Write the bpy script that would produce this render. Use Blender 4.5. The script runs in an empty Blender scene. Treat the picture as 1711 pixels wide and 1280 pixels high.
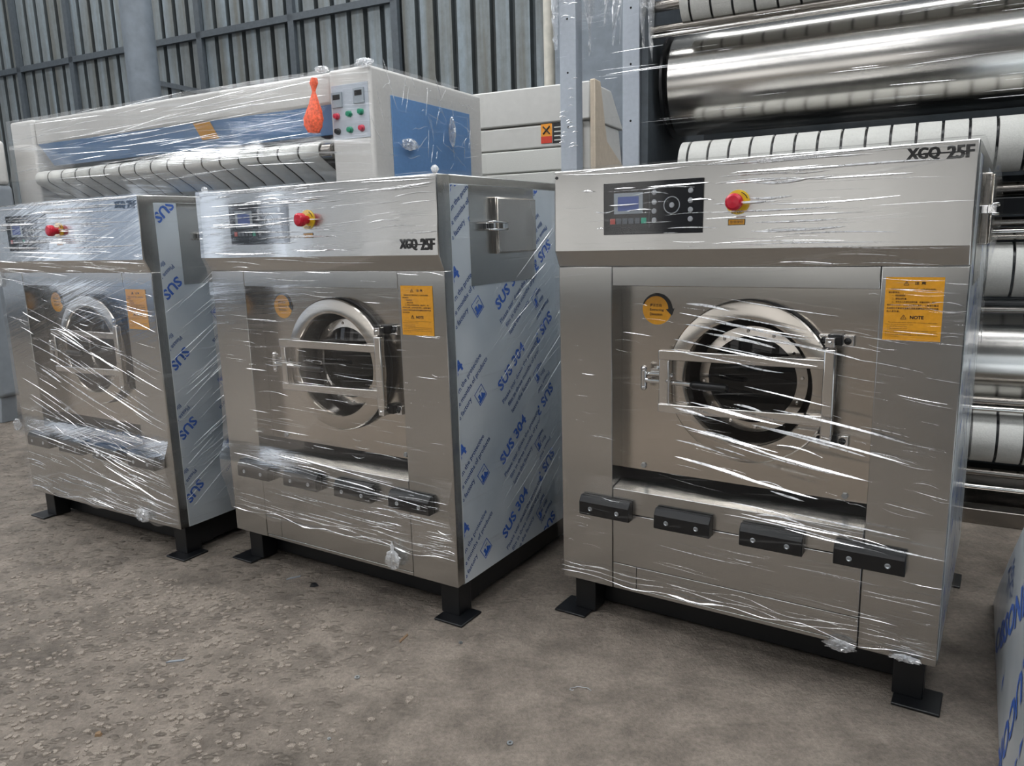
import bpy, bmesh, math, random
from mathutils import Vector, Matrix, noise
R = math.radians; PI = math.pi
sc = bpy.context.scene
C = sc.collection

# ------------------------------------------------------------------ camera
F_PX, PITCH, ROLL, CAM_H = 1267.857, 0.190671, 0.027502, 1.423196
cd = bpy.data.cameras.new('camera'); cam = bpy.data.objects.new('camera', cd); C.objects.link(cam)
cd.sensor_width = 36.0; cd.lens = F_PX * 36.0 / 1711.0; cd.clip_start = 0.05; cd.clip_end = 100
_f = Vector((0, math.cos(PITCH), -math.sin(PITCH))); _r = Vector((1, 0, 0)); _u = Vector((0, math.sin(PITCH), math.cos(PITCH)))
_r2 = _r * math.cos(ROLL) - _u * math.sin(ROLL); _u2 = _r * math.sin(ROLL) + _u * math.cos(ROLL)
cam.matrix_world = Matrix(((_r2.x, _u2.x, -_f.x, 0), (_r2.y, _u2.y, -_f.y, 0), (_r2.z, _u2.z, -_f.z, CAM_H), (0, 0, 0, 1)))
sc.camera = cam

# ------------------------------------------------------------------ world, exposure
sc.view_settings.view_transform = 'Standard'; sc.view_settings.look = 'None'
sc.view_settings.gamma = 1; sc.view_settings.use_curve_mapping = False
sc.view_settings.exposure = 0.0
sc.cycles.use_denoising = True
sc.cycles.transparent_max_bounces = 24
sc.cycles.max_bounces = 8
sc.cycles.sample_clamp_indirect = 6
w = bpy.data.worlds.new('hall_daylight'); sc.world = w; w.use_nodes = True
w.node_tree.nodes['Background'].inputs[0].default_value = (0.80, 0.90, 1.0, 1)
w.node_tree.nodes['Background'].inputs[1].default_value = 1.0
SKYLIGHT, GLINT_STRIP, GLOW_PANEL = 9.0, 11.0, 1.5

# ------------------------------------------------------------------ materials
def srgb(h):
    h = h.lstrip('#'); v = [int(h[i:i+2], 16) / 255 for i in (0, 2, 4)]
    return tuple((c / 12.92 if c <= .04045 else ((c + .055) / 1.055) ** 2.4) for c in v) + (1,)
def base_mat(name):
    m = bpy.data.materials.new(name); m.use_nodes = True
    nt = m.node_tree; b = nt.nodes['Principled BSDF']; return m, nt, b
def N(nt, t, **kw):
    n = nt.nodes.new(t)
    for k, v in kw.items():
        if k.startswith('i_'): n.inputs[k[2:].replace('_', ' ')].default_value = v
        else: setattr(n, k, v)
    return n
def ramp(nt, a, b, ca=(0, 0, 0, 1), cb=(1, 1, 1, 1)):
    r = nt.nodes.new('ShaderNodeValToRGB'); e = r.color_ramp.elements
    e[0].position = a; e[0].color = ca; e[1].position = b; e[1].color = cb; return r
def coords(nt, scale, rot=(0, 0, 0)):
    tc = nt.nodes.new('ShaderNodeTexCoord'); mp = nt.nodes.new('ShaderNodeMapping')
    mp.inputs['Scale'].default_value = scale; mp.inputs['Rotation'].default_value = rot
    nt.links.new(tc.outputs['Object'], mp.inputs[0]); return mp
def simple(name, col, rough=.5, metal=0., var=.06, scale=9., bump=.02, spec=.5, coat=0.):
    """plain material with a little procedural unevenness"""
    m, nt, b = base_mat(name); L = nt.links.new
    mp = coords(nt, (scale,) * 3); nz = N(nt, 'ShaderNodeTexNoise', i_Detail=5.0); L(mp.outputs[0], nz.inputs[0])
    c = srgb(col) if isinstance(col, str) else col
    lo = tuple(x * (1 - var * 1.6) for x in c[:3]) + (1,); hi = tuple(min(1, x * (1 + var)) for x in c[:3]) + (1,)
    r = ramp(nt, .3, .7, lo, hi); L(nz.outputs[0], r.inputs[0]); L(r.outputs[0], b.inputs['Base Color'])
    b.inputs['Roughness'].default_value = rough; b.inputs['Metallic'].default_value = metal
    b.inputs['Specular IOR Level'].default_value = spec; b.inputs['Coat Weight'].default_value = coat
    if bump:
        bp = N(nt, 'ShaderNodeBump', i_Strength=bump, i_Distance=.01); L(nz.outputs[0], bp.inputs['Height']); L(bp.outputs[0], b.inputs['Normal'])
    return m
def steel(name, col='#bcbbb8', rough=.21, brush=(5, 5, 700), aniso=.8, wav=.012):
    m, nt, b = base_mat(name); L = nt.links.new
    b.inputs['Metallic'].default_value = 1.0
    mp = coords(nt, brush); nz = N(nt, 'ShaderNodeTexNoise', i_Detail=2.0, i_Scale=2.0); L(mp.outputs[0], nz.inputs[0])
    c = srgb(col); r = ramp(nt, .25, .75, tuple(x * .96 for x in c[:3]) + (1,), tuple(min(1, x * 1.05) for x in c[:3]) + (1,))
    L(nz.outputs[0], r.inputs[0]); L(r.outputs[0], b.inputs['Base Color'])
    rr = ramp(nt, .2, .8, (rough * .9,) * 3 + (1,), (rough * 1.12,) * 3 + (1,)); L(nz.outputs[0], rr.inputs[0]); L(rr.outputs[0], b.inputs['Roughness'])
    mp2 = coords(nt, (1.6, 1.6, 1.6)); n2 = N(nt, 'ShaderNodeTexNoise', i_Detail=1.0, i_Scale=1.0); L(mp2.outputs[0], n2.inputs[0])
    b1 = N(nt, 'ShaderNodeBump', i_Strength=.5, i_Distance=wav); L(n2.outputs[0], b1.inputs['Height'])
    b2 = N(nt, 'ShaderNodeBump', i_Strength=.010, i_Distance=.001); L(nz.outputs[0], b2.inputs['Height']); L(b1.outputs[0], b2.inputs['Normal'])
    L(b2.outputs[0], b.inputs['Normal'])
    b.inputs['Anisotropic'].default_value = aniso
    return m
def emit(name, col, s):
    m = bpy.data.materials.new(name); m.use_nodes = True; nt = m.node_tree; nt.nodes.clear()
    e = nt.nodes.new('ShaderNodeEmission'); e.inputs[0].default_value = col; e.inputs[1].default_value = s
    o = nt.nodes.new('ShaderNodeOutputMaterial'); nt.links.new(e.outputs[0], o.inputs[0]); return m
def film(name, haze=.05, streak=.5, tilt=0.0, sc_=(2.2, 2.2, 85), thresh=.56, tint=(.93, .95, .97, 1), gl=.10, bmp=.5, uprough=.09):
    """clear stretch film: see-through, glossy, white streaks painted in for wrinkle overlaps and highlights"""
    m = bpy.data.materials.new(name); m.use_nodes = True; nt = m.node_tree; nt.nodes.clear(); L = nt.links.new
    mp0 = coords(nt, (1, 1, 1), (0, tilt, 0))
    mp = nt.nodes.new('ShaderNodeMapping'); mp.inputs['Scale'].default_value = sc_; L(mp0.outputs[0], mp.inputs[0])
    n1 = N(nt, 'ShaderNodeTexNoise', i_Scale=1.0, i_Detail=4.0, i_Roughness=.6, i_Distortion=.4); L(mp.outputs[0], n1.inputs[0])
    mp3 = nt.nodes.new('ShaderNodeMapping'); mp3.inputs['Scale'].default_value = (sc_[0] * 1.1, sc_[1] * 1.1, sc_[2] * .09); L(mp0.outputs[0], mp3.inputs[0])
    n3 = N(nt, 'ShaderNodeTexNoise', i_Scale=1.3, i_Detail=2.0); L(mp3.outputs[0], n3.inputs[0])
    s1 = ramp(nt, thresh, min(1, thresh + .14)); L(n1.outputs[0], s1.inputs[0])
    s3 = ramp(nt, .42, .62); L(n3.outputs[0], s3.inputs[0])
    mul = N(nt, 'ShaderNodeMath', operation='MULTIPLY'); L(s1.outputs[0], mul.inputs[0]); L(s3.outputs[0], mul.inputs[1])
    bp = N(nt, 'ShaderNodeBump', i_Strength=bmp, i_Distance=.006); L(n1.outputs[0], bp.inputs['Height'])
    tr = N(nt, 'ShaderNodeBsdfTransparent'); tr.inputs[0].default_value = (.985, .985, .985, 1)
    gg = N(nt, 'ShaderNodeBsdfGlossy'); gg.inputs['Roughness'].default_value = uprough; L(bp.outputs[0], gg.inputs['Normal'])
    gg.inputs['Color'].default_value = (1, 1, 1, 1)
    df = N(nt, 'ShaderNodeBsdfDiffuse'); df.inputs[0].default_value = tint
    tl = N(nt, 'ShaderNodeBsdfTranslucent'); tl.inputs[0].default_value = tint
    md = N(nt, 'ShaderNodeMixShader'); md.inputs[0].default_value = .4; L(df.outputs[0], md.inputs[1]); L(tl.outputs[0], md.inputs[2])
    lw = N(nt, 'ShaderNodeLayerWeight', i_Blend=.25)
    f1 = N(nt, 'ShaderNodeMath', operation='MULTIPLY_ADD'); L(lw.outputs['Fresnel'], f1.inputs[0]); f1.inputs[1].default_value = .22; f1.inputs[2].default_value = gl
    f2 = N(nt, 'ShaderNodeMath', operation='MULTIPLY_ADD'); f2.use_clamp = True; L(mul.outputs[0], f2.inputs[0]); f2.inputs[1].default_value = streak * .5; L(f1.outputs[0], f2.inputs[2])
    mx1 = N(nt, 'ShaderNodeMixShader'); L(f2.outputs[0], mx1.inputs[0]); L(tr.outputs[0], mx1.inputs[1]); L(gg.outputs[0], mx1.inputs[2])
    f3 = N(nt, 'ShaderNodeMath', operation='MULTIPLY_ADD'); f3.use_clamp = True; L(mul.outputs[0], f3.inputs[0]); f3.inputs[1].default_value = streak; f3.inputs[2].default_value = haze
    mx2 = N(nt, 'ShaderNodeMixShader'); L(f3.outputs[0], mx2.inputs[0]); L(mx1.outputs[0], mx2.inputs[1]); L(md.outputs[0], mx2.inputs[2])
    o = nt.nodes.new('ShaderNodeOutputMaterial'); L(mx2.outputs[0], o.inputs[0]); return m
def pleat(name='film_pleat', a=.55):
    """tightly gathered film: very glossy, white put in the colour to brighten its highlights"""
    m = bpy.data.materials.new(name); m.use_nodes = True; nt = m.node_tree; nt.nodes.clear(); L = nt.links.new
    tr = N(nt, 'ShaderNodeBsdfTransparent'); gg = N(nt, 'ShaderNodeBsdfGlossy'); gg.inputs['Roughness'].default_value = .14
    df = N(nt, 'ShaderNodeBsdfDiffuse'); df.inputs[0].default_value = (.95, .96, .98, 1)
    a1 = N(nt, 'ShaderNodeMixShader'); a1.inputs[0].default_value = .62; L(df.outputs[0], a1.inputs[1]); L(gg.outputs[0], a1.inputs[2])
    mp = coords(nt, (14, 14, 14)); nz = N(nt, 'ShaderNodeTexNoise', i_Detail=2.0); L(mp.outputs[0], nz.inputs[0])
    rr = ramp(nt, .35, .65, (a * .5,) * 3 + (1,), (min(1, a * 1.25),) * 3 + (1,)); L(nz.outputs[0], rr.inputs[0])
    a2 = N(nt, 'ShaderNodeMixShader'); L(rr.outputs[0], a2.inputs[0]); L(tr.outputs[0], a2.inputs[1]); L(a1.outputs[0], a2.inputs[2])
    o = nt.nodes.new('ShaderNodeOutputMaterial'); L(a2.outputs[0], o.inputs[0]); return m

M = {}
M['steel'] = steel('brushed_stainless')
M['steel_v'] = steel('brushed_stainless_panel', '#c9c3bb', .18, (5, 5, 700), .8, .010)
M['polish'] = steel('polished_stainless', '#d9d6d2', .10, (3, 3, 3), 0, .004)
M['chrome'] = simple('chrome', '#dddddd', .08, 1.0, .02, 20, .01)
M['drum'] = steel('polished_roll', '#d6d3ce', .20, (.5, 160, 160), .2, .004)
M['zinc'] = simple('zinc_bolt', '#a8adb0', .35, .9)
M['black'] = simple('black_paint', '#0d0f12', .38, 0, .1, 12)
M['blackplastic'] = simple('black_plastic', '#0c0e11', .28, 0, .1, 30, .02, .35)
M['rubber'] = simple('black_rubber', '#0b0b0c', .45)
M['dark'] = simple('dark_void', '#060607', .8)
M['panel'] = simple('control_film', '#101116', .12, 0, .1, 30, .0)
M['lcd'] = simple('lcd_blue', '#4a5a92', .2, 0, .05, 30, 0)
M['lcdframe'] = simple('lcd_frame', '#8f979e', .25, 0, .05, 30, 0)
M['keygrey'] = simple('key_grey', '#9da0a4', .4)
M['keydark'] = simple('key_dark', '#5d6268', .4)
M['keyred'] = simple('key_red', '#b0564f', .4)
M['keygreen'] = simple('key_green', '#3f9c83', .4)
M['yellow'] = simple('sticker_yellow', '#dc9a16', .35, 0, .05, 20, .01)
M['yellow2'] = simple('estop_yellow', '#e8c42a', .35)
M['red'] = simple('estop_red', '#bd1d33', .25, 0, .05)
M['ink'] = simple('print_ink', '#141414', .5, 0, 0, 10, 0)
M['blueink'] = simple('film_blue_ink', '#2c57a8', .4, 0, .12, 40, 0)
M['blueink2'] = simple('film_dark_blue_ink', '#3a5182', .4, 0, .12, 40, 0)
M['glass'] = simple('door_glass', '#050607', .03, 0, 0, 10, 0, .25, .0)
M['bowl'] = simple('dark_glass_bowl', '#14110f', .08, 0, .1, 10, 0, .6, .2)
M['white'] = simple('white_enamel', '#c2c0bc', .35, 0, .03)
M['blue'] = simple('blue_enamel', '#668dbb', .35, 0, .04)
M['felt'] = simple('felt_tape', '#c9c9c4', .8, 0, .05, 30, .1)
M['tealfelt'] = simple('grey_felt_tape', '#7f8885', .8, 0, .06, 20, .1)
M['post'] = simple('pale_blue_steel', '#a8afb8', .35, 0, .04)
M['greymachine'] = simple('grey_machine_paint', '#858b91', .45, 0, .05, 3)
M['column'] = simple('grey_column_paint', '#676f77', .5, 0, .1, 2, .02)
M['column2'] = simple('pale_column_paint', '#b3afa4', .45, 0, .1, 2, .02)
M['mirror_dark'] = simple('dark_mirror_block', '#14161a', .6, 0, .1, 5)
M['purlin'] = simple('dark_purlin_paint', '#3f464c', .6, 0, .1, 5)
M['cabinet'] = simple('off_white_enamel', '#bcbbb7', .4, 0, .03, 3)
M['kraft'] = simple('beige_side', '#b9ab98', .6, 0, .06, 4)
M['orangebag'] = simple('orange_bag', '#e8623f', .35, 0, .25, 14, .1)
M['green'] = simple('button_green', '#0c7c5c', .3)
M['buttonred'] = simple('button_red', '#b5263f', .3)
M['labelred'] = simple('label_red', '#c63a26', .4)
M['labelorange'] = simple('label_orange', '#e6952a', .4)
M['rail'] = steel('dark_rail', '#8a857f', .25, (.5, 120, 120), .2, .003)
M['stone'] = simple('stone_chip', '#887e73', .7, 0, .35, 60, .3)
M['wood'] = simple('wood_splinter', '#7a6248', .8)
M['pleat'] = pleat('film_pleat', .95)
M['pleat_soft'] = pleat('soft_film_pleat', .22)
M['film3'] = film('stretch_film_light', .002, .16, R(6), (1.6, 1.6, 60), .60, gl=.012, bmp=.12, uprough=.06)
M['film2'] = film('stretch_film_medium', .006, .20, R(3), (1.6, 1.6, 55), .58, gl=.015, bmp=.14, uprough=.06)
M['film1'] = film('stretch_film_heavy', .015, .22, R(16), (1.6, 1.6, 45), .57, gl=.02, bmp=.18, uprough=.07)
M['filmi'] = film('stretch_film_ironer', .02, .30, R(-4), (.7, .7, 26), .53, gl=.012, bmp=.15, uprough=.08)
M['filmr'] = film('stretch_film_roll', .0, .12, R(0), (1.2, 1.2, 45), .62, gl=.01, bmp=.1, uprough=.06)
M['rag'] = film('torn_film', .10, .45, R(80), (9, 9, 3), .45, gl=.12, bmp=.3)

def film_sheet_mat():
    # protective film on stainless: pale blue-grey, satin, gently wavy
    m, nt, b = base_mat('protective_film'); L = nt.links.new
    mp = coords(nt, (1.0, 2.2, 1.6), (R(35), 0, 0)); nz = N(nt, 'ShaderNodeTexNoise', i_Detail=2.0, i_Scale=1.4); L(mp.outputs[0], nz.inputs[0])
    r = ramp(nt, .3, .7, srgb('#aeb8c0'), srgb('#d2d7da')); L(nz.outputs[0], r.inputs[0]); L(r.outputs[0], b.inputs['Base Color'])
    b.inputs['Metallic'].default_value = .35; b.inputs['Roughness'].default_value = .28; b.inputs['Coat Weight'].default_value = .25
    bp = N(nt, 'ShaderNodeBump', i_Strength=.4, i_Distance=.02); L(nz.outputs[0], bp.inputs['Height']); L(bp.outputs[0], b.inputs['Normal'])
    return m
M['pfilm'] = film_sheet_mat()

def floor_mat():
    m, nt, b = base_mat('worn_concrete'); L = nt.links.new
    mp = coords(nt, (1, 1, 1))
    big = N(nt, 'ShaderNodeTexNoise', i_Scale=.55, i_Detail=6.0, i_Roughness=.6); L(mp.outputs[0], big.inputs[0])
    mid = N(nt, 'ShaderNodeTexNoise', i_Scale=5.0, i_Detail=9.0, i_Roughness=.68); L(mp.outputs[0], mid.inputs[0])
    fine = N(nt, 'ShaderNodeTexNoise', i_Scale=65.0, i_Detail=5.0, i_Roughness=.7); L(mp.outputs[0], fine.inputs[0])
    r1 = ramp(nt, .36, .66, srgb('#5f5850'), srgb('#94897e')); L(big.outputs[0], r1.inputs[0])
    r2 = ramp(nt, .34, .64, srgb('#4f4840'), srgb('#ab9f92')); L(mid.outputs[0], r2.inputs[0])
    mx = N(nt, 'ShaderNodeMix', data_type='RGBA'); mx.inputs[0].default_value = .5; L(r1.outputs[0], mx.inputs[6]); L(r2.outputs[0], mx.inputs[7])
    r3 = ramp(nt, .3, .66, (.5, .49, .48, 1), (1.0, 1.0, 1.0, 1)); L(fine.outputs[0], r3.inputs[0])
    mm = N(nt, 'ShaderNodeMix', data_type='RGBA', blend_type='MULTIPLY'); mm.inputs[0].default_value = .8; L(mx.outputs[2], mm.inputs[6]); L(r3.outputs[0], mm.inputs[7])
    # exposed aggregate: irregular flat stones showing where the surface has worn away (front left)
    warp = N(nt, 'ShaderNodeMix', data_type='RGBA', blend_type='LINEAR_LIGHT'); warp.inputs[0].default_value = .035
    L(mp.outputs[0], warp.inputs[6]); L(mid.outputs['Color'], warp.inputs[7])
    mpa = nt.nodes.new('ShaderNodeMapping'); mpa.inputs['Scale'].default_value = (1, 1.7, 1); mpa.inputs['Rotation'].default_value = (0, 0, R(25)); L(warp.outputs[2], mpa.inputs[0])
    vo = N(nt, 'ShaderNodeTexVoronoi', i_Scale=24.0, i_Randomness=1.0); L(mpa.outputs[0], vo.inputs[0])
    rv = ramp(nt, .15, .5, (1, 1, 1, 1), (0, 0, 0, 1)); L(vo.outputs['Distance'], rv.inputs[0])
    sx = N(nt, 'ShaderNodeSeparateXYZ'); L(mp.outputs[0], sx.inputs[0])
    # worn mask: world x small (left) & noise
    mk = N(nt, 'ShaderNodeMath', operation='MULTIPLY_ADD'); L(sx.outputs[0], mk.inputs[0]); mk.inputs[1].default_value = -.55; mk.inputs[2].default_value = -.35
    mk2 = N(nt, 'ShaderNodeMath', operation='MULTIPLY_ADD'); L(big.outputs[0], mk2.inputs[0]); mk2.inputs[1].default_value = 1.6; L(mk.outputs[0], mk2.inputs[2])
    mkr = ramp(nt, .35, 1.0); L(mk2.outputs[0], mkr.inputs[0])
    ss = N(nt, 'ShaderNodeSeparateColor'); L(vo.outputs['Color'], ss.inputs[0])
    sel = ramp(nt, .45, .6); L(ss.outputs[0], sel.inputs[0])
    st = N(nt, 'ShaderNodeMath', operation='MULTIPLY'); L(rv.outputs[0], st.inputs[0]); L(sel.outputs[0], st.inputs[1])
    st2 = N(nt, 'ShaderNodeMath', operation='MULTIPLY'); L(st.outputs[0], st2.inputs[0]); L(mkr.outputs[0], st2.inputs[1])
    stc = ramp(nt, 0, 1, srgb('#7d746a'), srgb('#bdb1a2')); L(ss.outputs[1], stc.inputs[0])
    ms_ = N(nt, 'ShaderNodeMix', data_type='RGBA'); sf = N(nt, 'ShaderNodeMath', operation='MULTIPLY'); sf.inputs[1].default_value = .55; L(st2.outputs[0], sf.inputs[0])
    L(sf.outputs[0], ms_.inputs[0]); L(mm.outputs[2], ms_.inputs[6]); L(stc.outputs[0], ms_.inputs[7])
    # cracks
    w2 = N(nt, 'ShaderNodeMix', data_type='RGBA', blend_type='LINEAR_LIGHT'); w2.inputs[0].default_value = .16
    L(mp.outputs[0], w2.inputs[6]); L(mid.outputs['Color'], w2.inputs[7])
    vc = N(nt, 'ShaderNodeTexVoronoi', feature='DISTANCE_TO_EDGE', i_Scale=.62); L(w2.outputs[2], vc.inputs[0])
    rc = ramp(nt, .0, .006, (1, 1, 1, 1), (0, 0, 0, 1)); L(vc.outputs[0], rc.inputs[0])
    mc = N(nt, 'ShaderNodeMix', data_type='RGBA'); cmk = ramp(nt, .52, .60); L(big.outputs[0], cmk.inputs[0]); cm0 = N(nt, 'ShaderNodeMath', operation='MULTIPLY'); cm0.inputs[1].default_value = .6; L(cmk.outputs[0], cm0.inputs[0]); cf = N(nt, 'ShaderNodeMath', operation='MULTIPLY'); L(rc.outputs[0], cf.inputs[0]); L(cm0.outputs[0], cf.inputs[1])
    L(cf.outputs[0], mc.inputs[0]); L(ms_.outputs[2], mc.inputs[6]); mc.inputs[7].default_value = srgb('#3c362f')
    L(mc.outputs[2], b.inputs['Base Color']); b.inputs['Roughness'].default_value = .62; b.inputs['Specular IOR Level'].default_value = .35
    h = N(nt, 'ShaderNodeMath', operation='MULTIPLY_ADD'); L(st2.outputs[0], h.inputs[0]); h.inputs[1].default_value = .8
    h1 = N(nt, 'ShaderNodeMath', operation='MULTIPLY_ADD'); L(mid.outputs[0], h1.inputs[0]); h1.inputs[1].default_value = 1.3
    h2 = N(nt, 'ShaderNodeMath', operation='MULTIPLY'); L(fine.outputs[0], h2.inputs[0]); h2.inputs[1].default_value = .25
    L(h2.outputs[0], h1.inputs[2]); L(h1.outputs[0], h.inputs[2])
    bp = N(nt, 'ShaderNodeBump', i_Strength=1.0, i_Distance=.028); L(h.outputs[0], bp.inputs['Height']); L(bp.outputs[0], b.inputs['Normal'])
    return m
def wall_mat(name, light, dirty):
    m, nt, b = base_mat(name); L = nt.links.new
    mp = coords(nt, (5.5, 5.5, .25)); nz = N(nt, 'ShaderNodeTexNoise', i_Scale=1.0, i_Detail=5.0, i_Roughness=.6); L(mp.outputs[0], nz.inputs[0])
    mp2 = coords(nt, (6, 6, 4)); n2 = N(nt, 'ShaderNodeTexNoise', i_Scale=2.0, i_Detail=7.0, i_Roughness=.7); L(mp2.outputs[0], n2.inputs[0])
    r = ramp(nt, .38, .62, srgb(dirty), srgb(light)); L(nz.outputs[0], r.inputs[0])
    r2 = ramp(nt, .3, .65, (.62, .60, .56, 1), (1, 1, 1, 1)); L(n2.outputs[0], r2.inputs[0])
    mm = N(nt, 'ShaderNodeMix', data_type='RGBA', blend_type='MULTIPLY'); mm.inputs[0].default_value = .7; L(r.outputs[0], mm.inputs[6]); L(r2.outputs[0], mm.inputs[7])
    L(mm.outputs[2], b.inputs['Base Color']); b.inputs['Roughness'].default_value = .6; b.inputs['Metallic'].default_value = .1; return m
M['floor'] = floor_mat()
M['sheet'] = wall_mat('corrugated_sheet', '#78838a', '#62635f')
M['groove_shade'] = wall_mat('corrugated_groove_shade', '#3f474b', '#323535')  # shade of the grooves painted in as a darker sheet colour
M['hall'] = simple('hall_wall_paint', '#8a8c8c', .8, 0, .1, .6, 0)
M['roof'] = simple('roof_sheet', '#6b7073', .7, 0, .1, 1, 0)
M['skylight'] = emit('skylight_sheet', (.96, .98, 1, 1), SKYLIGHT)
M['glow_panel_cool'] = emit('added_cool_glow_panel', (.84, .93, 1.06, 1), GLOW_PANEL * 1.25)
M['glint_strip'] = emit('added_glint_strip', (.97, .98, 1, 1), GLINT_STRIP)  # added light strips, out of view, for glints on the film
M['glow_panel'] = emit('added_glow_panel', (1, .985, .965, 1), GLOW_PANEL)

# ------------------------------------------------------------------ mesh helpers
class MB:
    def __init__(s): s.v = []; s.f = []; s.m = []; s.sm = []
    def add(s, vs, fs, mi=0, smooth=False):
        o = len(s.v); s.v += [tuple(p) for p in vs]; s.f += [tuple(i + o for i in f) for f in fs]
        s.m += [mi] * len(fs); s.sm += [smooth] * len(fs); return s
    def box(s, x0, x1, y0, y1, z0, z1, mi=0):
        v = [(x, y, z) for x in (x0, x1) for y in (y0, y1) for z in (z0, z1)]
        return s.add(v, [(0, 1, 3, 2), (4, 6, 7, 5), (0, 4, 5, 1), (2, 3, 7, 6), (0, 2, 6, 4), (1, 5, 7, 3)], mi)
    def prism(s, poly, axis, a, b, mi=0, smooth=False):
        """poly: 2D outline; extruded along axis from a to b (x: poly=(y,z), y: poly=(x,z), z: poly=(x,y))"""
        def P(p, t): return (t, p[0], p[1]) if axis == 'x' else ((p[0], t, p[1]) if axis == 'y' else (p[0], p[1], t))
        n = len(poly); v = [P(p, a) for p in poly] + [P(p, b) for p in poly]
        s.add(v, [(i, (i + 1) % n, n + (i + 1) % n, n + i) for i in range(n)], mi, smooth)
        return s.add(v, [tuple(range(n))[::-1], tuple(range(n, 2 * n))], mi)
    def tube(s, pts, rad, n=10, mi=0, cap=True):
        pts = [Vector(p) for p in pts]; rs = rad if isinstance(rad, (list, tuple)) else [rad] * len(pts)
        rings = []; up = None
        for i, p in enumerate(pts):
            d = (pts[min(i + 1, len(pts) - 1)] - pts[max(i - 1, 0)])
            if d.length < 1e-9: d = Vector((0, 0, 1))
            d.normalize()
            if up is None: up = d.orthogonal().normalized()
            a = (up - d * up.dot(d)); a = a.normalized() if a.length > 1e-6 else d.orthogonal().normalized()
            up = a; b = d.cross(a)
            rings.append([p + (a * math.cos(2 * PI * k / n) + b * math.sin(2 * PI * k / n)) * rs[i] for k in range(n)])
        v = [q for r in rings for q in r]; f = []
        for i in range(len(pts) - 1):
            for k in range(n): f.append((i * n + k, i * n + (k + 1) % n, (i + 1) * n + (k + 1) % n, (i + 1) * n + k))
        s.add(v, f, mi, True)
        if cap:
            s.add(rings[0], [tuple(range(n))[::-1]], mi); s.add(rings[-1], [tuple(range(n))], mi)
        return s
    def lathe(s, prof, c, axis='y', n=64, mi=0, smooth=True):
        """prof: list of (r, t) along the axis from centre c"""
        v = []; f = []
        for r, t in prof:
            for k in range(n):
                a = 2 * PI * k / n; ca, sa = math.cos(a) * r, math.sin(a) * r
                v.append((c[0] + ca, c[1] + t, c[2] + sa) if axis == 'y' else ((c[0] + t, c[1] + ca, c[2] + sa) if axis == 'x' else (c[0] + ca, c[1] + sa, c[2] + t)))
        for i in range(len(prof) - 1):
            for k in range(n): f.append((i * n + k, i * n + (k + 1) % n, (i + 1) * n + (k + 1) % n, (i + 1) * n + k))
        return s.add(v, f, mi, smooth)
    def fold(s, pts, rad, n, up, mi=0, d=.8):
        """a pressed fold of film: two narrow facets meeting at a ridge; n = outward, up = up"""
        n = Vector(n); up = Vector(up); v = []
        for p, r in zip(pts, rad):
            p = Vector(p); v += [p + up * r, p + n * r * d - up * r * .15, p - up * r * .6]
        f = []
        for i in range(len(pts) - 1):
            o = 3 * i; f += [(o, o + 1, o + 4, o + 3), (o + 1, o + 2, o + 5, o + 4)]
        return s.add(v, f, mi, False)
    def sphere(s, c, r, n=12, mi=0, sz=1.0):
        pr = [(max(1e-5, r * math.sin(PI * i / n)), -r * sz * math.cos(PI * i / n)) for i in range(n + 1)]
        return s.lathe(pr, c, 'z', n * 2, mi)
    def build(s, name, mats, parent=None, bevel=0., seg=2, fix=True):
        me = bpy.data.meshes.new(name); me.from_pydata(s.v, [], s.f)
        for m in (mats if isinstance(mats, (list, tuple)) else [mats]): me.materials.append(m)
        me.polygons.foreach_set('material_index', s.m); me.polygons.foreach_set('use_smooth', s.sm)
        if fix:
            bm = bmesh.new(); bm.from_mesh(me); bmesh.ops.remove_doubles(bm, verts=bm.verts, dist=1e-6)
            bmesh.ops.recalc_face_normals(bm, faces=bm.faces); bm.to_mesh(me); bm.free()
        me.set_sharp_from_angle(angle=R(24))
        me.update()
        o = bpy.data.objects.new(name, me); C.objects.link(o)
        if parent is not None: o.parent = parent
        if bevel:
            b = o.modifiers.new('bevel', 'BEVEL'); b.width = bevel; b.segments = seg; b.limit_method = 'ANGLE'; b.angle_limit = R(40)
        return o
def empty(name, loc, rz, label, cat, group=None):
    o = bpy.data.objects.new(name, None); C.objects.link(o); o.location = loc; o.rotation_euler = (0, 0, rz); o.empty_display_size = .1
    o['label'] = label; o['category'] = cat
    if group: o['group'] = group
    return o
def tag(o, label, cat, group=None, kind=None):
    o['label'] = label; o['category'] = cat
    if group: o['group'] = group
    if kind: o['kind'] = kind
    return o
def struct(o): o['kind'] = 'structure'; return o

# text as flat meshes, cached
_tc = {}
def text_data(s, bold=0.0, shear=0.0):
    k = (s, bold, shear)
    if k in _tc: return _tc[k]
    cu = bpy.data.curves.new('t', 'FONT'); cu.body = s; cu.size = 1; cu.offset = bold; cu.shear = shear; cu.resolution_u = 2
    ob = bpy.data.objects.new('t', cu); C.objects.link(ob)
    bpy.context.view_layer.update()
    me = bpy.data.meshes.new_from_object(ob.evaluated_get(bpy.context.evaluated_depsgraph_get()))
    v = [(p.co.x, p.co.y) for p in me.vertices]; f = [tuple(p.vertices) for p in me.polygons]
    bpy.data.objects.remove(ob); bpy.data.curves.remove(cu); bpy.data.meshes.remove(me)
    if not v: v = [(0, 0), (1, 0), (1, 1)]; f = [(0, 1, 2)]
    x0, x1 = min(p[0] for p in v), max(p[0] for p in v); y0, y1 = min(p[1] for p in v), max(p[1] for p in v)
    _tc[k] = ([(p[0] - x0, p[1] - y0) for p in v], f, x1 - x0, y1 - y0); return _tc[k]
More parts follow.
